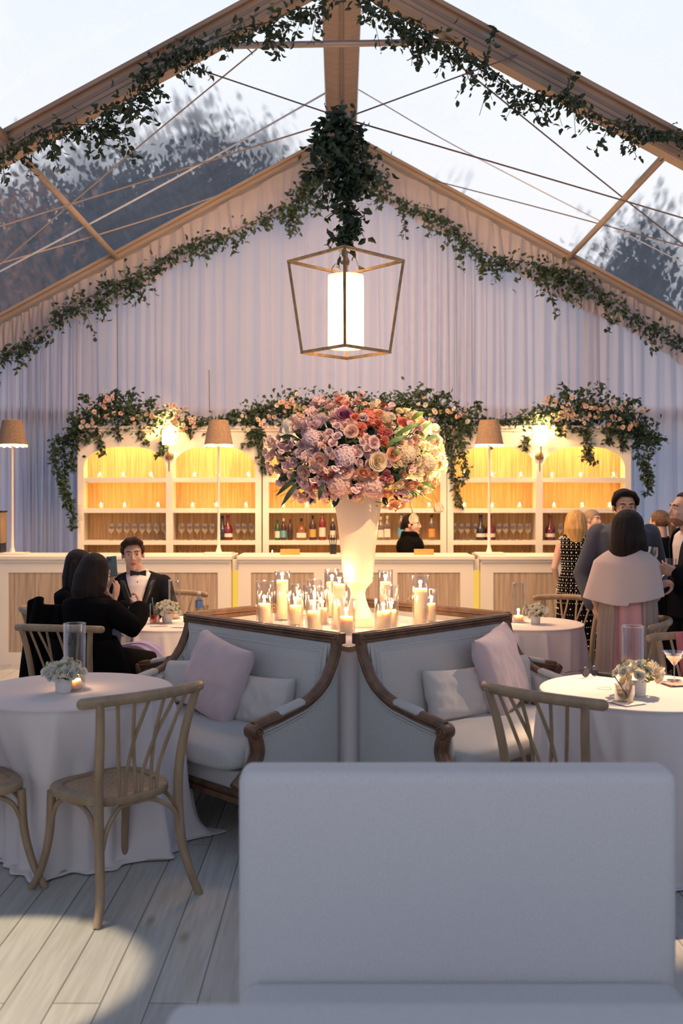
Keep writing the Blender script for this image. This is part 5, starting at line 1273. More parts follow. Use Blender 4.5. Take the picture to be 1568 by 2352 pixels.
def hand_shape(b, wrist, d, n, thumb=1, curl=.5, k=1, spread=.12):
    """palm with four fingers and a thumb; d points along the hand, n out of the palm"""
    w = Vector(wrist); d = Vector(d).normalized(); n = Vector(n); n = (n - d*n.dot(d)).normalized(); s = d.cross(n).normalized()*thumb
    off = [.028, .0095, -.0095, -.027]; ln = [.068, .077, .072, .056]
    for i in range(4):
        base = w + d*.012*k + s*off[i]*.55*k; kn = w + d*(.088-(.004 if i in (0, 3) else 0)-.004*(i == 3))*k + s*off[i]*k
        b.limb([base, base.lerp(kn, .5) - n*.002, kn], [.0135*k, .0135*k, .0105*k], 8)
        p = kn; a = curl*.5; pts = [p]; dd = (d + s*(off[i]/.028)*spread).normalized()
        for sg in (.46, .30, .24):
            v = dd*cos(a) + n*sin(a); p = p + v*ln[i]*sg*k; pts.append(p); a += curl*.9
        b.limb(pts, [.0092*k, .0085*k, .0078*k, .0066*k], 8)
    tb = w + d*.022*k + s*.024*k; t1 = tb + (d*.45 + s*.75 + n*.45).normalized()*.036*k; t2 = t1 + (d*.8 + s*.35 + n*.55).normalized()*.030*k; t3 = t2 + (d*.9 + n*.55 - s*.15).normalized()*.024*k
    b.limb([w + d*.03*k + s*.01*k, tb, t1, t2, t3], [.012*k, .014*k, .0115*k, .0098*k, .008*k], 8)
def head_shape(b, M, k=1):
    E = lambda c, r: b.ell(Vector(c)*k, [q*k for q in r], M=M, seg=20)
    E((0,-.018,.030), (.074,.094,.084)); E((0,.030,-.020), (.062,.062,.078)); E((0,.040,-.066), (.048,.044,.046)); E((0,.072,-.092), (.020,.018,.018))
    E((0,.068,.034), (.050,.022,.018)); E((.036,.062,-.022), (.022,.022,.022)); E((-.036,.062,-.022), (.022,.022,.022)); E((.032,.078,.026), (.018,.008,.006)); E((-.032,.078,.026), (.018,.008,.006))
    for s in (-1, 1):
        E((s*.076,-.006,-.004), (.009,.019,.031)); E((s*.012,.092,-.030), (.0075,.010,.007))
    V = lambda *p: M @ (Vector(p)*k)
    b.limb([V(0,.084,.022), V(0,.094,.002), V(0,.107,-.022)], [.0075*k,.0085*k,.0105*k], 10)
    b.limb([V(0,-.028,-.04), V(0,-.040,-.16)], [.056*k,.054*k], 16)
    b.limb([V(-.018,.084,-.056), V(0,.089,-.054), V(.018,.084,-.056)], [.005*k,.0065*k,.005*k], 8); b.limb([V(-.014,.084,-.066), V(0,.087,-.067), V(.014,.084,-.066)], [.005*k,.007*k,.005*k], 8)
def build_person(label, loc, rz, J, female=False, k=1, head=(0,0,0), hands=(), voxel=.006, skin=None, height_scale=1):
    """J: joints in the person's own frame"""
    t = thing('person', label, 'person', loc, rz)
    J = {a: (Vector(v) if not isinstance(v, (list,)) else [Vector(q) for q in v]) for a, v in J.items()}
    t_inv = (Matrix.Translation(loc) @ Matrix.Rotation(rz, 4, 'Z')).inverted()
    b = B(); torso_shape(b, J, 0, female, k)
    for s in ('l', 'r'):
        A_ = J['arm_'+s]; rr_ = [.052*k, .043*k, .040*k, .026*k] if not female else [.044*k, .037*k, .034*k, .022*k]
        b.limb([A_[0], A_[0].lerp(A_[1], .5), A_[1], A_[2]], [rr_[0], rr_[1]*1.03, rr_[2], rr_[3]], 12)
        Lg = J['leg_'+s]; b.limb([Lg[0], Lg[0].lerp(Lg[1], .45), Lg[1], Lg[1].lerp(Lg[2], .35), Lg[2]], [.090*k, .078*k, .056*k, .055*k, .036*k], 14)
        fwd = Vector((0, 1, 0)) if len(Lg) < 4 else (Lg[3]-Lg[2]).normalized()
        b.limb([Lg[2]+Vector((0,0,-.03)), Lg[2]+fwd*.08+Vector((0,0,-.055)), Lg[2]+fwd*.15+Vector((0,0,-.065))], [.032*k, .030*k, .022*k], 10)
    HM = Matrix.Translation(J['head']) @ rotm(*head)
    head_shape(b, HM, k)
    b.limb([J['neck']-Vector((0,0,.03)), J['head']+Vector((0,-.03*k,-.06*k))], [.058*k if not female else .05*k, .054*k if not female else .047*k], 16)
    for side, d, n, th_, cu in hands: hand_shape(b, J['arm_'+side][2], d, n, th_, cu, k*(.98 if not female else .9))
    for side in ('l', 'r'):
        if side not in [h[0] for h in hands]:
            A_ = J['arm_'+side]; hand_shape(b, A_[2], A_[2]-A_[1], (1 if side == 'l' else -1, 0, 0), 1, .45, k*.92)
    fuse('body', b, skin or m_skin, voxel, 3, parent=t)
    return t, J, HM
def face(t, HM, k=1, brow=None, glasses=False, stubble=None):
    V = lambda *p: HM @ (Vector(p)*k)
    for s in (-1, 1):
        e = obj('eye', B().ell(V(s*.031,.0715,.0075), (.0125*k,)*3, seg=12), m_eye, t)
        obj('iris', B().ell(V(s*.031+.0,.0805,.0070), (.0062*k,.0045*k,.0062*k), seg=10, R3=None), m_iris, e)
        obj('eyelid', B().tube([V(s*.017,.081,.009), V(s*.031,.086,.0155), V(s*.046,.077,.009)], .0034*k, 6), m_lidskin, t)
        obj('eyebrow', B().tube([V(s*.013,.0885,.029), V(s*.031,.0885,.034), V(s*.052,.074,.029)], [.0028*k, .0042*k, .002*k], 6), brow or m_hairb, t)
    obj('lips', B().tube([V(-.023,.083,-.0585), V(-.008,.0935,-.056), V(0,.0945,-.0575), V(.008,.0935,-.056), V(.023,.083,-.0585)], [.002*k,.0045*k,.0042*k,.0045*k,.002*k], 8).tube([V(-.021,.083,-.062), V(0,.094,-.067), V(.021,.083,-.062)], [.002*k,.0056*k,.002*k], 8), m_lip, t)
    if glasses:
        g = B()
        for s in (-1, 1):
            g.tube([V(s*.033+.026*cos(a), .099, .003+.021*sin(a)) for a in [2*pi*i/24 for i in range(25)]], .0013, 6)
            g.tube([V(s*.058,.097,.008), V(s*.076,.06,.008), V(s*.082,.0,.006)], .0013, 6)
        g.tube([V(-.008,.099,.006), V(0,.103,.009), V(.008,.099,.006)], .0013, 6); obj('glasses', g, m_brass, t)
m_lidskin = m_skin
def cap_hair(t, HM, mt, k=1, hl=.062, extra=None, nape=-.05, cutf=None, side=.0, vox=.006):
    b = B(); b.ell((0,-.022*k,.036*k), (.083*k,.101*k,.091*k), M=HM, seg=24)
    if extra: extra(b)
    inv = HM.inverted()
    def cut(c):
        p = inv @ c; p = p/k
        if cutf: return cutf(p)
        edge = hl - 2.0*max(0, abs(p.x)-.048)
        return (p.y > .030 and p.z < edge) or (p.y > .002 and p.z < -.004+side) or (p.y > -.03 and p.z < -.035) or p.z < nape
    return fuse('hair', b, mt, vox*k, 2, cut, t, solid=.004)
def arms_shape(b, J, g, k=1, female=False, upto=1.0, flare=0):
    for s in ('l', 'r'):
        A_ = J['arm_'+s]; r = [.052, .043, .040, .026] if not female else [.044, .037, .034, .022]
        e = A_[1].lerp(A_[2], upto-.06)
        b.limb([A_[0], A_[0].lerp(A_[1], .5), A_[1], A_[1].lerp(e, .5), e], [(r[0]*k+g), (r[1]*k+g), (r[2]*k+g), (.034*k+g), (.030*k+g*1.1+flare)], 14)
def legs_shape(b, J, g, k=1):
    for s in ('l', 'r'):
        L = J['leg_'+s]; b.limb([L[0], L[0].lerp(L[1], .45), L[1], L[1].lerp(L[2], .5), L[2]], [.095*k+g, .085*k+g, .066*k+g, .062*k+g, .058*k+g], 14)
def shoes(t, J, mt, k=1):
    for s in ('l', 'r'):
        L = J['leg_'+s][2]; obj('shoe', B().loft([[(L.x + .045*k*w*cos(a), L.y+.02 + .135*k*w2*sin(a)+.03, z) for a in [2*pi*i/18 for i in range(18)]] for w, w2, z in ((1,1,.0),(1.02,1.02,.02),(.9,.93,.05),(.6,.5,.09))]), mt, t)
def jacket(t, J, mt, k=1, vz=None, g=.018, female=False, vw=.085, tails=.0, closed=False, voxel=.009, upto=.97, collar=True):
    b = B(); torso_shape(b, J, g, female, k, low=tails); arms_shape(b, J, g*.9, k, female, upto)
    nz = J['neck'].z; zb = vz if vz is not None else J['chest'].z-.05; fy = J['chest'].y
    sd = J.get('side', Vector((1,0,0)))
    def cut(c):
        r = c - J['neck']; r.z = 0
        if c.z > nz-.035 and r.length < .085: return True
        if closed: return False
        x = abs(c.x - J['chest'].x)
        return c.y > fy+.03 and zb < c.z < nz+.05 and x < .008+vw*((c.z-zb)/(nz-zb))**.9
    o = fuse('jacket', b, mt, voxel, 3, cut, t, solid=.006)
    return o, zb
def shirt(t, J, k=1, mt=None):
    b = B(); torso_shape(b, J, .008, False, k); fuse('shirt', b, mt or m_shirt, .009, 2, lambda c: c.z > J['neck'].z-.005 and (c-J['neck']).xy.length < .075, t)
    n = J['neck']; obj('collar', B().lathe([(.066, -.02), (.064, .035), (.070, .04), (.078, .012)], 28, c=n+Vector((0,.002,-.01)), caps=False), mt or m_shirt, t, solid=.003)
def bowtie(t, c, w=.055, mt=None):
    b = B()
    for s in (-1, 1):
        b.loft([[c+Vector((s*x, y, z)) for y, z in ((-.008, -h), (.010, -h*.9), (.010, h*.9), (-.008, h))] for x, h in ((.004, .010), (w*.5, .020), (w, .027), (w+.004, .024))][::s])
    b.box(c+Vector((-.010, -.006, -.013)), c+Vector((.010, .018, .013))); obj('bow_tie', b, mt or m_satinblk, t, bevel=.002)
def lapels(t, J, mt, zb, k=1, vw=.085, jk=None):
    from mathutils.bvhtree import BVHTree
    nz = J['neck'].z; jk = [c for c in t.children if c.name.startswith('jacket')][0]
    tree_ = BVHTree.FromPolygons([v.co.copy() for v in jk.data.vertices], [tuple(p.vertices) for p in jk.data.polygons])
    for s in (-1, 1):
        vs = []; n = 14; last = J['chest'].y+.15
        for i in range(n+1):
            q = i/n; z = zb+(nz-zb-.03)*q; x = .008+vw*q**.9; wid = .012+.042*sin(pi*min(1, q*.75+.05))
            for xx in (x+.004, x+.004+wid):
                hit = tree_.ray_cast(Vector((J['chest'].x + s*xx, 1.0, z)), Vector((0, -1, 0)))[0]
                y = hit.y if hit is not None and hit.y > J['chest'].y-.02 else last
                last = y; vs.append((J['chest'].x + s*xx, y+.004, z))
        obj('lapel', B().add(vs, [(2*i, 2*i+1, 2*i+3, 2*i+2) for i in range(n)]), mt, t, solid=.004)
def standing(H, female=False, lean=0, arms=None):
    k = H/1.75; sw = .185*k if not female else .165*k
    J = {'pelvis': (0, 0, .96*k), 'chest': (0, -.01+lean*.5, 1.25*k), 'neck': (0, -.03*k+lean, 1.475*k), 'head': (0, .0+lean, 1.635*k)}
    for s, n in ((-1, 'l'), (1, 'r')):
        J['arm_'+n] = [Vector((s*sw, -.02+lean*.9, 1.41*k)), Vector((s*(sw+.06), -.03+lean*.7, 1.12*k)), Vector((s*(sw+.05), .06+lean*.7, .89*k))]
        J['leg_'+n] = [Vector((s*.085*k, 0, .90*k)), Vector((s*.10*k, .01, .50*k)), Vector((s*.11*k, -.02, .085))]
    if arms:
        for n, v in arms.items(): J['arm_'+n][1:] = [Vector(q) for q in v]
    return J, k
def seated(top, k=1, lean=0, arms=None, female=False):
    hz = top-.125*k; sw = .18*k if not female else .16*k
    J = {'pelvis': (0, -.02, .575), 'chest': (0, -.03+lean*.5, .575+(hz-.575)*.50), 'neck': (0, -.04+lean*.85, hz-.155*k), 'head': (0, -.01+lean, hz)}
    for s, n in ((-1, 'l'), (1, 'r')):
        J['arm_'+n] = [Vector((s*sw, -.02+lean*.8, hz-.235*k)), Vector((s*(sw+.05), .06+lean*.6, hz-.49*k)), Vector((s*.12, .28+lean*.5, hz-.50*k))]
        J['leg_'+n] = [Vector((s*.09*k, .02, .55)), Vector((s*.12*k, .42, .55)), Vector((s*.12*k, .42, .09))]
    if arms:
        for n, v in arms.items(): J['arm_'+n][1:] = [Vector(q) for q in v]
    return J
def W2L(loc, rz, p): return (Matrix.Translation(loc) @ Matrix.Rotation(rz, 4, 'Z')).inverted() @ Vector(p)
def D2L(rz, d): return Matrix.Rotation(-rz, 3, 'Z') @ Vector(d)
m_lower = m_tux

# man in black tie, seated, back left table
loc = Vector((P(316, 0, 7.85).x, 7.9, 0)); rz = R(186)
J = seated(1.375, 1.04, .03, arms={'l': [W2L(loc, rz, P(392, 1395, 7.86)), W2L(loc, rz, P(375, 1422, 7.62))], 'r': [W2L(loc, rz, P(248, 1410, 7.86)), W2L(loc, rz, P(300, 1425, 7.60))]})
J['head'] = W2L(loc, rz, P(305, 1274, 7.84)); 
t, J, HM = build_person('seated young man in black tuxedo and bow tie with dark swept hair', loc, rz, J, k=1.06, head=(6, -2, 3), voxel=.0055)
face(t, HM, 1.06, m_hairbr)
def ex(b):
    V = lambda *p: HM @ (Vector(p)*1.06)
    b.limb([V(-.06,.035,.085), V(-.02,.068,.112), V(.03,.070,.105), V(.065,.045,.082)], [.022,.030,.030,.022], 12); b.ell((0,0,.105), (.062,.075,.030), M=HM, seg=16)
    b.limb([V(-.078,-.01,.05), V(-.080,.012,.02)], [.012,.008], 10); b.limb([V(.078,-.01,.05), V(.080,.012,.02)], [.012,.008], 10)
cap_hair(t, HM, m_hairbr, 1.06, .080, ex, side=.005)
shirt(t, J, 1.02); jk_, zb_ = jacket(t, J, m_tux, 1.05, vz=.80, g=.020, vw=.090); lapels(t, J, m_satinblk, .80, 1.05, .090)
bowtie(t, Vector((0, J['neck'].y+.078, J['neck'].z+.004)), .058)
st_ = B()
for i in range(5): st_.ell((0, J['chest'].y+.128, J['neck'].z-.06-.065*i), (.005,.003,.005), seg=8)
obj('shirt_studs', st_, m_satinblk, t)
bb = B(); legs_shape(bb, J, .012, 1.0); torso_shape(bb, {**J, 'neck': J['pelvis']+Vector((0,0,.2)), 'chest': J['pelvis']+Vector((0,0,.1))}, .008, False, .98); fuse('trousers', bb, m_tux, .012, 2, None, t)
shoes(t, J, m_satinblk)

# woman in black coat, back to us, seated
loc = Vector((P(200, 0, 6.45).x, 6.42, 0)); rz = R(-32)
J = seated(1.30, .98, .10, female=True, arms={'r': [W2L(loc, rz, P(305, 1440, 6.45)), W2L(loc, rz, P(322, 1398, 6.60))], 'l': [W2L(loc, rz, P(240, 1425, 6.9)), W2L(loc, rz, P(292, 1398, 6.78))]})
t, J, HM = build_person('woman in black coat with long dark hair seated with her back to us', loc, rz, J, True, .98, head=(-4, -12, 0), voxel=.0045,
    hands=[('r', D2L(rz, (-.15, .25, .9)), D2L(rz, (-.9, .2, 0)), 1, .9), ('l', D2L(rz, (.85, -.15, .35)), D2L(rz, (.2, .2, -.9)), -1, .45)])
face(t, HM, .98)
def ex(b):
    V = lambda *p: HM @ Vector(p)
    b.limb([V(0,-.03,.045), V(0,-.055,-.03), V(.0,-.062,-.13), V(.01,-.065,-.185)], [.094,.098,.094,.070], 18)
    b.limb([V(.05,.0,.0), V(.065,-.02,-.08), V(.055,-.05,-.17)], [.045,.05,.04], 14); b.limb([V(-.05,.0,.0), V(-.065,-.02,-.08), V(-.055,-.05,-.18)], [.045,.05,.04], 14)
cap_hair(t, HM, m_hairb, 1, .06, ex, cutf=lambda p: p.y > .05 and p.z < .06)
jacket(t, J, m_black, 1.02, closed=True, g=.040, female=True, upto=.90, tails=.05)
c_ = J['neck']; obj('collar', B().lathe([(.10, -.06), (.082, .0), (.085, .03), (.105, .015), (.115, -.03)], 30, c=c_+Vector((0,-.005,0)), caps=False), m_black, t, solid=.008)
hem = grid(lambda u, v: (J['pelvis'].x + (.215+.14*v+.018*sin(18*u*pi)*v)*cos(2*pi*u)*1.05, J['pelvis'].y+.08*v + (.185+.15*v+.015*sin(14*u*pi)*v)*sin(2*pi*u)+.12*v, .78-.60*v), 120, 24, True)
obj('coat_skirt', hem, m_black, t, solid=.01)
kn = [W2L(loc, rz, P(250, 1478, 6.62)), W2L(loc, rz, P(305, 1470, 6.85)), W2L(loc, rz, P(345, 1500, 6.95)), W2L(loc, rz, P(352, 1560, 6.95))]
m_satin = mat('lavender_satin', (.42, .38, .70), .35, sheen=.3)
def fn(u, v):
    cv = curve(kn, 8); i = v*(len(cv)-1); a = int(i); p = cv[a].lerp(cv[min(a+1, len(cv)-1)], i-a); th_ = 2*pi*u; r_ = .085+.07*v+.012*sin(11*th_+v*3)*(.3+v)
    return (p.x + r_*cos(th_), p.y + r_*sin(th_)*.8, p.z-.05 + r_*.55*sin(th_+1)*(1-v))
obj('satin_dress', grid(fn, 120, 26, True), m_satin, t)
obj('coat_lap', (lambda bb: bb.limb([J['leg_r'][0]+Vector((0,.0,.03)), J['leg_r'][1]+Vector((.05,-.10,.0)), J['leg_r'][1]+Vector((.06,-.06,-.3))], [.16,.14,.10], 20))(B()), m_black, t)

# woman with the phone
loc = Vector((P(178, 0, 7.15).x, 7.18, 0)); rz = R(-118)
wr1, wr2 = P(244, 1352, 6.93), P(262, 1378, 6.90)
J = seated(1.30, .97, .04, female=True, arms={'r': [W2L(loc, rz, P(232, 1405, 7.02)), W2L(loc, rz, wr1)], 'l': [W2L(loc, rz, P(255, 1425, 7.05)), W2L(loc, rz, wr2)]})
t, J, HM = build_person('woman in black raising a phone, half hidden behind another dark haired woman', loc, rz, J, True, .97, head=(0, -4, 0), voxel=.0045, skin=m_skin,
    hands=[('r', D2L(rz, (.30, -.05, .85)), D2L(rz, (.5, .75, .0)), 1, .55), ('l', D2L(rz, (.22, .0, .95)), D2L(rz, (-.75, .45, .1)), 1, .42)])
face(t, HM, .97)
def ex2(b):
    V = lambda *p: HM @ Vector(p)
    b.limb([V(0,-.04,.04), V(0,-.06,-.08), V(0,-.07,-.24)], [.09,.09,.07], 16); b.limb([V(.07,.0,.03), V(.085,.01,-.10), V(.07,.01,-.24)], [.03,.035,.03], 12); b.limb([V(-.07,.0,.03), V(-.085,.01,-.10), V(-.07,.01,-.24)], [.03,.035,.03], 12)
cap_hair(t, HM, m_hairb, 1, .06, ex2, cutf=lambda p: p.y > .045 and p.z < .066 and abs(p.x) < .062)
jacket(t, J, m_black, 1.0, closed=True, g=.03, female=True, upto=.55, tails=.03)
bb = B(); legs_shape(bb, J, .03, 1.0); fuse('skirt', bb, m_black, .014, 2, None, t)
pc = P(257, 1300, 6.90); ph = thing('phone', 'grey green phone held up by the woman in black, camera lenses towards us', 'phone', pc, 0)
Mx = Matrix.Rotation(R(-6), 4, 'Y') @ Matrix.Rotation(R(-8), 4, 'X')
obj('case', B().box((-.035, -.0045, -.075), (.035, .0045, .068), 0, Mx), mat('phone_case', (.10, .15, .16), .5), ph, smooth=False, bevel=.004)
obj('camera_island', B().box((-.031, -.007, .028), (.004, -.0045, .063), 0, Mx), mat('phone_island', (.08, .12, .13), .4), ph, smooth=False, bevel=.002)
for x, z in ((-.022, .054), (-.022, .037), (-.006, .046)):
    obj('lens', B().lathe([(0, 0), (.0065, 0), (.0065, .004), (.003, .005), (0, .004)], 16, M=Mx @ Matrix.Translation((x, -.007, z)) @ Matrix.Rotation(pi/2, 4, 'X')), m_satinblk, ph)

# bartender in a dark coat
loc = Vector((P(942, 0, 10.98).x, 10.98, 0)); rz = R(-105)
J, k = standing(1.49, True, .02)
t, J, HM = build_person('bartender in a black high collared coat behind the bar, dark hair, looking right', loc, rz, J, True, .95, head=(-8, 0, 0))
face(t, HM, .95, m_hairb)
cap_hair(t, HM, m_hairb, .95, .058, lambda b: b.limb([HM @ Vector((0,-.09,.0)), HM @ Vector((0,-.11,-.05))], [.045,.03], 12))
jacket(t, J, m_black, 1.02, closed=True, g=.035, female=True)
obj('collar', B().lathe([(.11, -.05), (.082, .0), (.080, .065), (.09, .06), (.105, .0)], 28, c=J['neck'], caps=False), m_black, t, solid=.006)
bb = B(); legs_shape(bb, J, .012, .9); fuse('trousers', bb, m_tux, .014, 2, None, t); shoes(t, J, m_satinblk, .9)

# grey haired person behind the bar
loc = Vector((P(1362, 0, 10.95).x, 10.95, 0)); rz = R(-140)
J, k = standing(1.55, False, 0)
t, J, HM = build_person('person with short grey blond hair behind the bar, mostly hidden by the slate suit', loc, rz, J, False, .92, head=(0, 0, 0), voxel=.007)
face(t, HM, .92, m_hairbr); cap_hair(t, HM, mat('grey_hair', (.30, .22, .16), .5, bump=.6, bscale=90), .92)
jacket(t, J, m_black, .94, closed=True); bb = B(); legs_shape(bb, J, .012, .9); fuse('trousers', bb, m_tux, .014, 2, None, t); shoes(t, J, m_satinblk, .9)

# blonde woman, dotted black dress
loc = Vector((P(1322, 0, 9.5).x, 9.5, 0)); rz = R(-8)
J, k = standing(1.545, True, 0, arms={'l': [(-.205, -.05, 1.02), (-.155, .05, .83)], 'r': [(.20, .0, 1.0), (.12, .14, .92)]})
t, J, HM = build_person('blonde woman in a sleeveless black dress with white dots, back to us', loc, rz, J, True, .93, head=(-6, 4, 0))
face(t, HM, .93, m_blond)
def ex3(b):
    V = lambda *p: HM @ Vector(p)
    b.limb([V(0,-.03,.04), V(0,-.05,-.05), V(.0,-.055,-.145)], [.094,.10,.085], 18); b.limb([V(.06,.0,.0), V(.075,-.01,-.13)], [.045,.04], 12); b.limb([V(-.06,.0,.0), V(-.075,-.01,-.13)], [.045,.04], 12)
cap_hair(t, HM, m_blond, 1, .06, ex3, cutf=lambda p: (p.y > .05 and p.z < .06) or p.z < -.205)
DP = [(1.335, .110, .082), (1.30, .152, .096), (1.22, .158, .120), (1.10, .140, .115), (1.0, .130, .10), (.88, .165, .125), (.78, .172, .13), (.55, .175, .14), (.30, .20, .165), (.12, .235, .19)]
def dress_pt(f, th, g=0):
    i = f*(len(DP)-1); a = int(min(i, len(DP)-2)); q = i-a; z, rx, ry = [DP[a][j]+(DP[a+1][j]-DP[a][j])*q for j in range(3)]
    rip = .014*sin(9*th)*max(0, (f-.6)/.4)
    return Vector(((rx+g+rip)*cos(th), (ry+g+rip)*sin(th)-.015*(f < .4), z))
obj('dress', grid(lambda u, v: dress_pt(v, 2*pi*u), 72, 60, True), m_black, t, solid=.006)
dt = B(); big = True; f = .06
while f < .99:
    z = dress_pt(f, 0).z; n = 22 if big else 44; r_ = .0078 if big else .0042
    for i in range(n):
        th = 2*pi*(i+.3)/n; p = dress_pt(f, th, .004); 
        if sin(th) < .5: dt.ell(p, (r_, r_, r_), seg=6)
    f += .026/max(.3, 1); big = not big
obj('dot_trim', dt, mat('pearl_dots', (.80, .76, .68), .35), t, kind='stuff')
obj('bracelet', B().lathe([(.026, -.006), (.028, 0), (.026, .006)], 20, c=J['arm_l'][2], caps=False), m_satinblk, t, solid=.004)
shoes(t, J, m_satinblk, .85)

# man with glasses in a slate suit
loc = Vector((P(1432, 0, 7.3).x, 7.3, 0)); rz = R(176)
J, k = standing(1.755, False, .02, arms={'r': [(.30, -.02, 1.12), (.24, .10, .90)], 'l': [(-.27, -.02, 1.12), (-.16, .22, 1.08)]})
J['head'] = W2L(loc, rz, P(1434, 1165, 7.28))
t, J, HM = build_person('tall man with round glasses in a slate suit, facing us', loc, rz, J, False, 1.06, head=(0, -6, 0), voxel=.0055, skin=m_skin2)
face(t, HM, 1.06, m_hairb, True)
def ex4(b):
    V = lambda *p: HM @ (Vector(p)*1.06)
    b.limb([V(-.006,.060,.110), V(-.045,.058,.098), V(-.080,.035,.055), V(-.086,.018,.02)], [.014,.020,.015,.008], 12); b.limb([V(.006,.060,.110), V(.045,.058,.098), V(.080,.035,.055), V(.086,.018,.02)], [.014,.020,.015,.008], 12); b.ell((0,-.012,.092), (.080,.086,.036), M=HM, seg=18)
cap_hair(t, HM, m_hairb, 1.06, .082, ex4, side=.0)
shirt(t, J, 1.02); jacket(t, J, m_suit, 1.06, g=.024, vz=1.12, tails=.06); lapels(t, J, m_suit, 1.12, 1.06); bb = B(); legs_shape(bb, J, .014, 1.02); fuse('trousers', bb, m_suit, .012, 2, None, t); shoes(t, J, m_satinblk)

# woman with the pale shawl and pink dress
loc = Vector((P(1440, 0, 6.62).x, 6.6, 0)); rz = R(-14)
J, k = standing(1.555, True, 0, arms={'r': [W2L(loc, rz, P(1506, 1372, 6.62)), W2L(loc, rz, P(1507, 1318, 6.80))], 'l': [(-.22, -.02, 1.03), (-.16, .14, .86)]})
t, J, HM = build_person('dark haired woman in a pale shawl over a pink dress, back to us', loc, rz, J, True, .95, head=(-4, 2, 0), voxel=.0045,
    hands=[('r', D2L(rz, (.0, .25, .9)), D2L(rz, (-.9, .3, 0)), -1, .9)])
face(t, HM, .95)
def ex5(b):
    V = lambda *p: HM @ Vector(p)
    b.ell((0,-.02,.045), (.100,.108,.092), M=HM, seg=20)
    b.limb([V(0,-.03,.05), V(-.005,-.055,-.06), V(-.03,-.07,-.145)], [.102,.108,.085], 18); b.limb([V(-.05,-.03,-.05), V(-.075,-.07,-.16), V(-.085,-.085,-.205)], [.055,.052,.040], 14); b.limb([V(.06,-.01,-.0), V(.085,-.03,-.12), V(.07,-.06,-.16)], [.05,.045,.03], 14)
cap_hair(t, HM, m_hairb, 1, .06, ex5, cutf=lambda p: (p.y > .055 and p.z < .06))
m_shawl = mat('pale_knit_shawl', (.64, .52, .50), .9, bump=.35, bscale=240, sheen=.4)
def shawl(u, v):
    th = 2*pi*u; f = v
    z = 1.355*(1-f) + f*(1.010 + .03*cos(th*2)); z = 1.345-.325*f**1.1 + .02*cos(2*th)*f
    rx = .066 + .118*min(1, f*3.4)**.65 + .045*f + .010*sin(5*th+3)*f; ry = .062 + .066*min(1, f*3.4)**.65 + .045*f + .008*sin(6*th)*f
    x = rx*cos(th); 
    if cos(th) < 0: x *= 1+.20*f; z += -.02*f
    return (x-.01, ry*sin(th)-.03, z)
obj('shawl', grid(shawl, 140, 40, True), m_shawl, t, solid=.007)
def skirt(u, v):
    th = 2*pi*u; rx = .140+.02*sin(pi*min(1, v*2))+.045*v; ry = .115+.03*v+.07*v; rip = (.006+.016*v)*sin(10*th+v)
    return ((rx+rip)*cos(th), (ry+rip)*sin(th), 1.12-1.07*v)
obj('dress', grid(skirt, 120, 40, True), mat('pink_crepe', (.62, .34, .38), .7, bump=.1, bscale=30), t, solid=.004)
m_cape = sheer('cape_chiffon', (.58, .50, .46), (.6, .5, .48), .35, .12)
for s, nm in ((-1, 'left'), (1, 'right')):
    def cp(u, v):
        th = -pi/2 + s*(.50+1.15*u); rx = .170+.055*v+.014*sin(22*u+v*2)*(.4+v); ry = .145+.07*v+.014*sin(22*u)*(.4+v)
        return (rx*cos(th), ry*sin(th), 1.16-1.10*v)
    obj('cape_panel', grid(cp, 60, 30), m_cape, t, solid=.003)
shoes(t, J, m_satinblk, .85)

# bearded man in profile at the right edge
loc = Vector((P(1588, 0, 6.9).x, 6.9, 0)); rz = R(98)
J, k = standing(1.735, False, 0, arms={'l': [W2L(loc, rz, P(1590, 1345, 6.66)), W2L(loc, rz, P(1556, 1312, 6.62))], 'r': [W2L(loc, rz, P(1600, 1375, 6.95)), W2L(loc, rz, P(1548, 1338, 6.78))]})
J['head'] = W2L(loc, rz, P(1571, 1172, 6.9))
t, J, HM = build_person('bearded man in tuxedo in profile at the right edge', loc, rz, J, False, 1.03, head=(0, 2, 0), voxel=.0045,
    hands=[('l', D2L(rz, (-1, -.05, .22)), D2L(rz, (0, .6, .4)), 1, .75), ('r', D2L(rz, (-1, -.05, -.12)), D2L(rz, (.1, .4, -.8)), 1, .22)])
face(t, HM, 1.03, m_hairbr)
cap_hair(t, HM, m_hairbr, 1.03, .098, side=.02)
bd = B(); V = lambda *p: HM @ (Vector(p)*1.03)
bd.ell((0,.046,-.074), (.051,.050,.042), M=HM, seg=18); 
fuse('beard', bd, mat('short_beard', (.26, .13, .085), .9, bump=.6, bscale=160), .005, 1, lambda c: (lambda p: (p.z > -.045) or (p.y > .09 and p.z > -.072 and abs(p.x) < .026))(HM.inverted() @ c / 1.0), t)
shirt(t, J, 1.02); jacket(t, J, m_tux, 1.04, g=.022, vz=1.06, vw=.10, tails=.10); lapels(t, J, m_satinblk, 1.06, 1.04, .10); bowtie(t, Vector((0, J['neck'].y+.08, J['neck'].z+.006)), .058)
bb = B(); legs_shape(bb, J, .016, 1.02); fuse('trousers', bb, m_tux, .012, 2, None, t); shoes(t, J, m_satinblk)

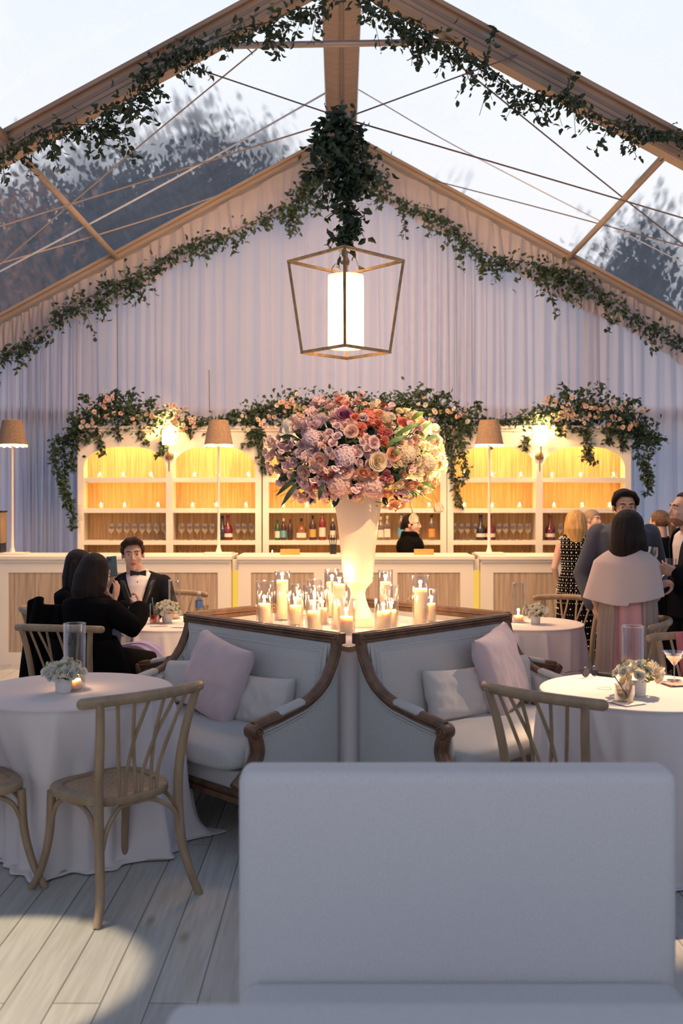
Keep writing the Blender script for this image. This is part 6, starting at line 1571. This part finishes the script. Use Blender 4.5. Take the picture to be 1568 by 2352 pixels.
# woman with a ponytail at the bar
loc = Vector((P(1512, 0, 9.55).x, 9.55, 0)); rz = R(14)
J, k = standing(1.55, True, 0)
t, J, HM = build_person('woman with light brown ponytail in a black top at the bar, back to us', loc, rz, J, True, .95, head=(20, 0, 0), voxel=.007)
face(t, HM, .95, m_hairbr)
m_lbr = mat('light_brown_hair', (.16, .08, .035), .5, col2=(.08, .04, .02), vscale=40, bump=.7, bscale=110)
cap_hair(t, HM, m_lbr, .97, .06, lambda b: b.limb([HM @ Vector((.0,-.10,.03)), HM @ Vector((.03,-.135,.0)), HM @ Vector((.035,-.13,-.12)), HM @ Vector((.03,-.11,-.24))], [.035,.040,.028,.014], 12), nape=-.26, cutf=lambda p: (p.y > .03 and p.z < .06) or (p.y > -.02 and p.z < .0))
jacket(t, J, m_black, 1.0, closed=True, g=.03, female=True, tails=.05); bb = B(); legs_shape(bb, J, .02, .9); fuse('trousers', bb, m_black, .014, 2, None, t); shoes(t, J, m_satinblk, .9)

# glasses in hands
def held(px, py, Y, label, tilt=0, stem_=True, liq=None):
    p = P(px, py, Y); t = thing('wine_glass', label, 'glass', p, 0)
    M = Matrix.Rotation(R(tilt), 4, 'Y')
    pr = [(0, -.10), (.033, -.10), (.034, -.097), (.004, -.092), (.0035, -.03), (.012, -.018), (.032, .0), (.039, .03), (.036, .06), (.031, .085)] if stem_ else [(0, -.04), (.030, -.04), (.034, -.036), (.037, .05)]
    obj('bowl', B().lathe(pr, 28, M=M, caps=False), m_glass2, t)
    if liq: obj('drink', B().lathe([(0, -.014 if stem_ else -.035), (.026, -.006 if stem_ else -.034), (.034, .008), (0, .008)], 24, M=M), liq, t)
m_wine = mat('white_wine', (.55, .42, .18), .15, sss=.1)
held(1496, 1284, 6.93, 'stemmed wine glass in the raised hand of the woman in pink', 8, True, m_wine)
held(1540, 1300, 6.66, 'tumbler of pale drink held by the man at the right edge', 0, False, glass('pale_drink2', (.92, .88, .76), .4))
held(1519, 1318, 6.95, 'smaller stemmed glass between the two standing groups', 4, True)
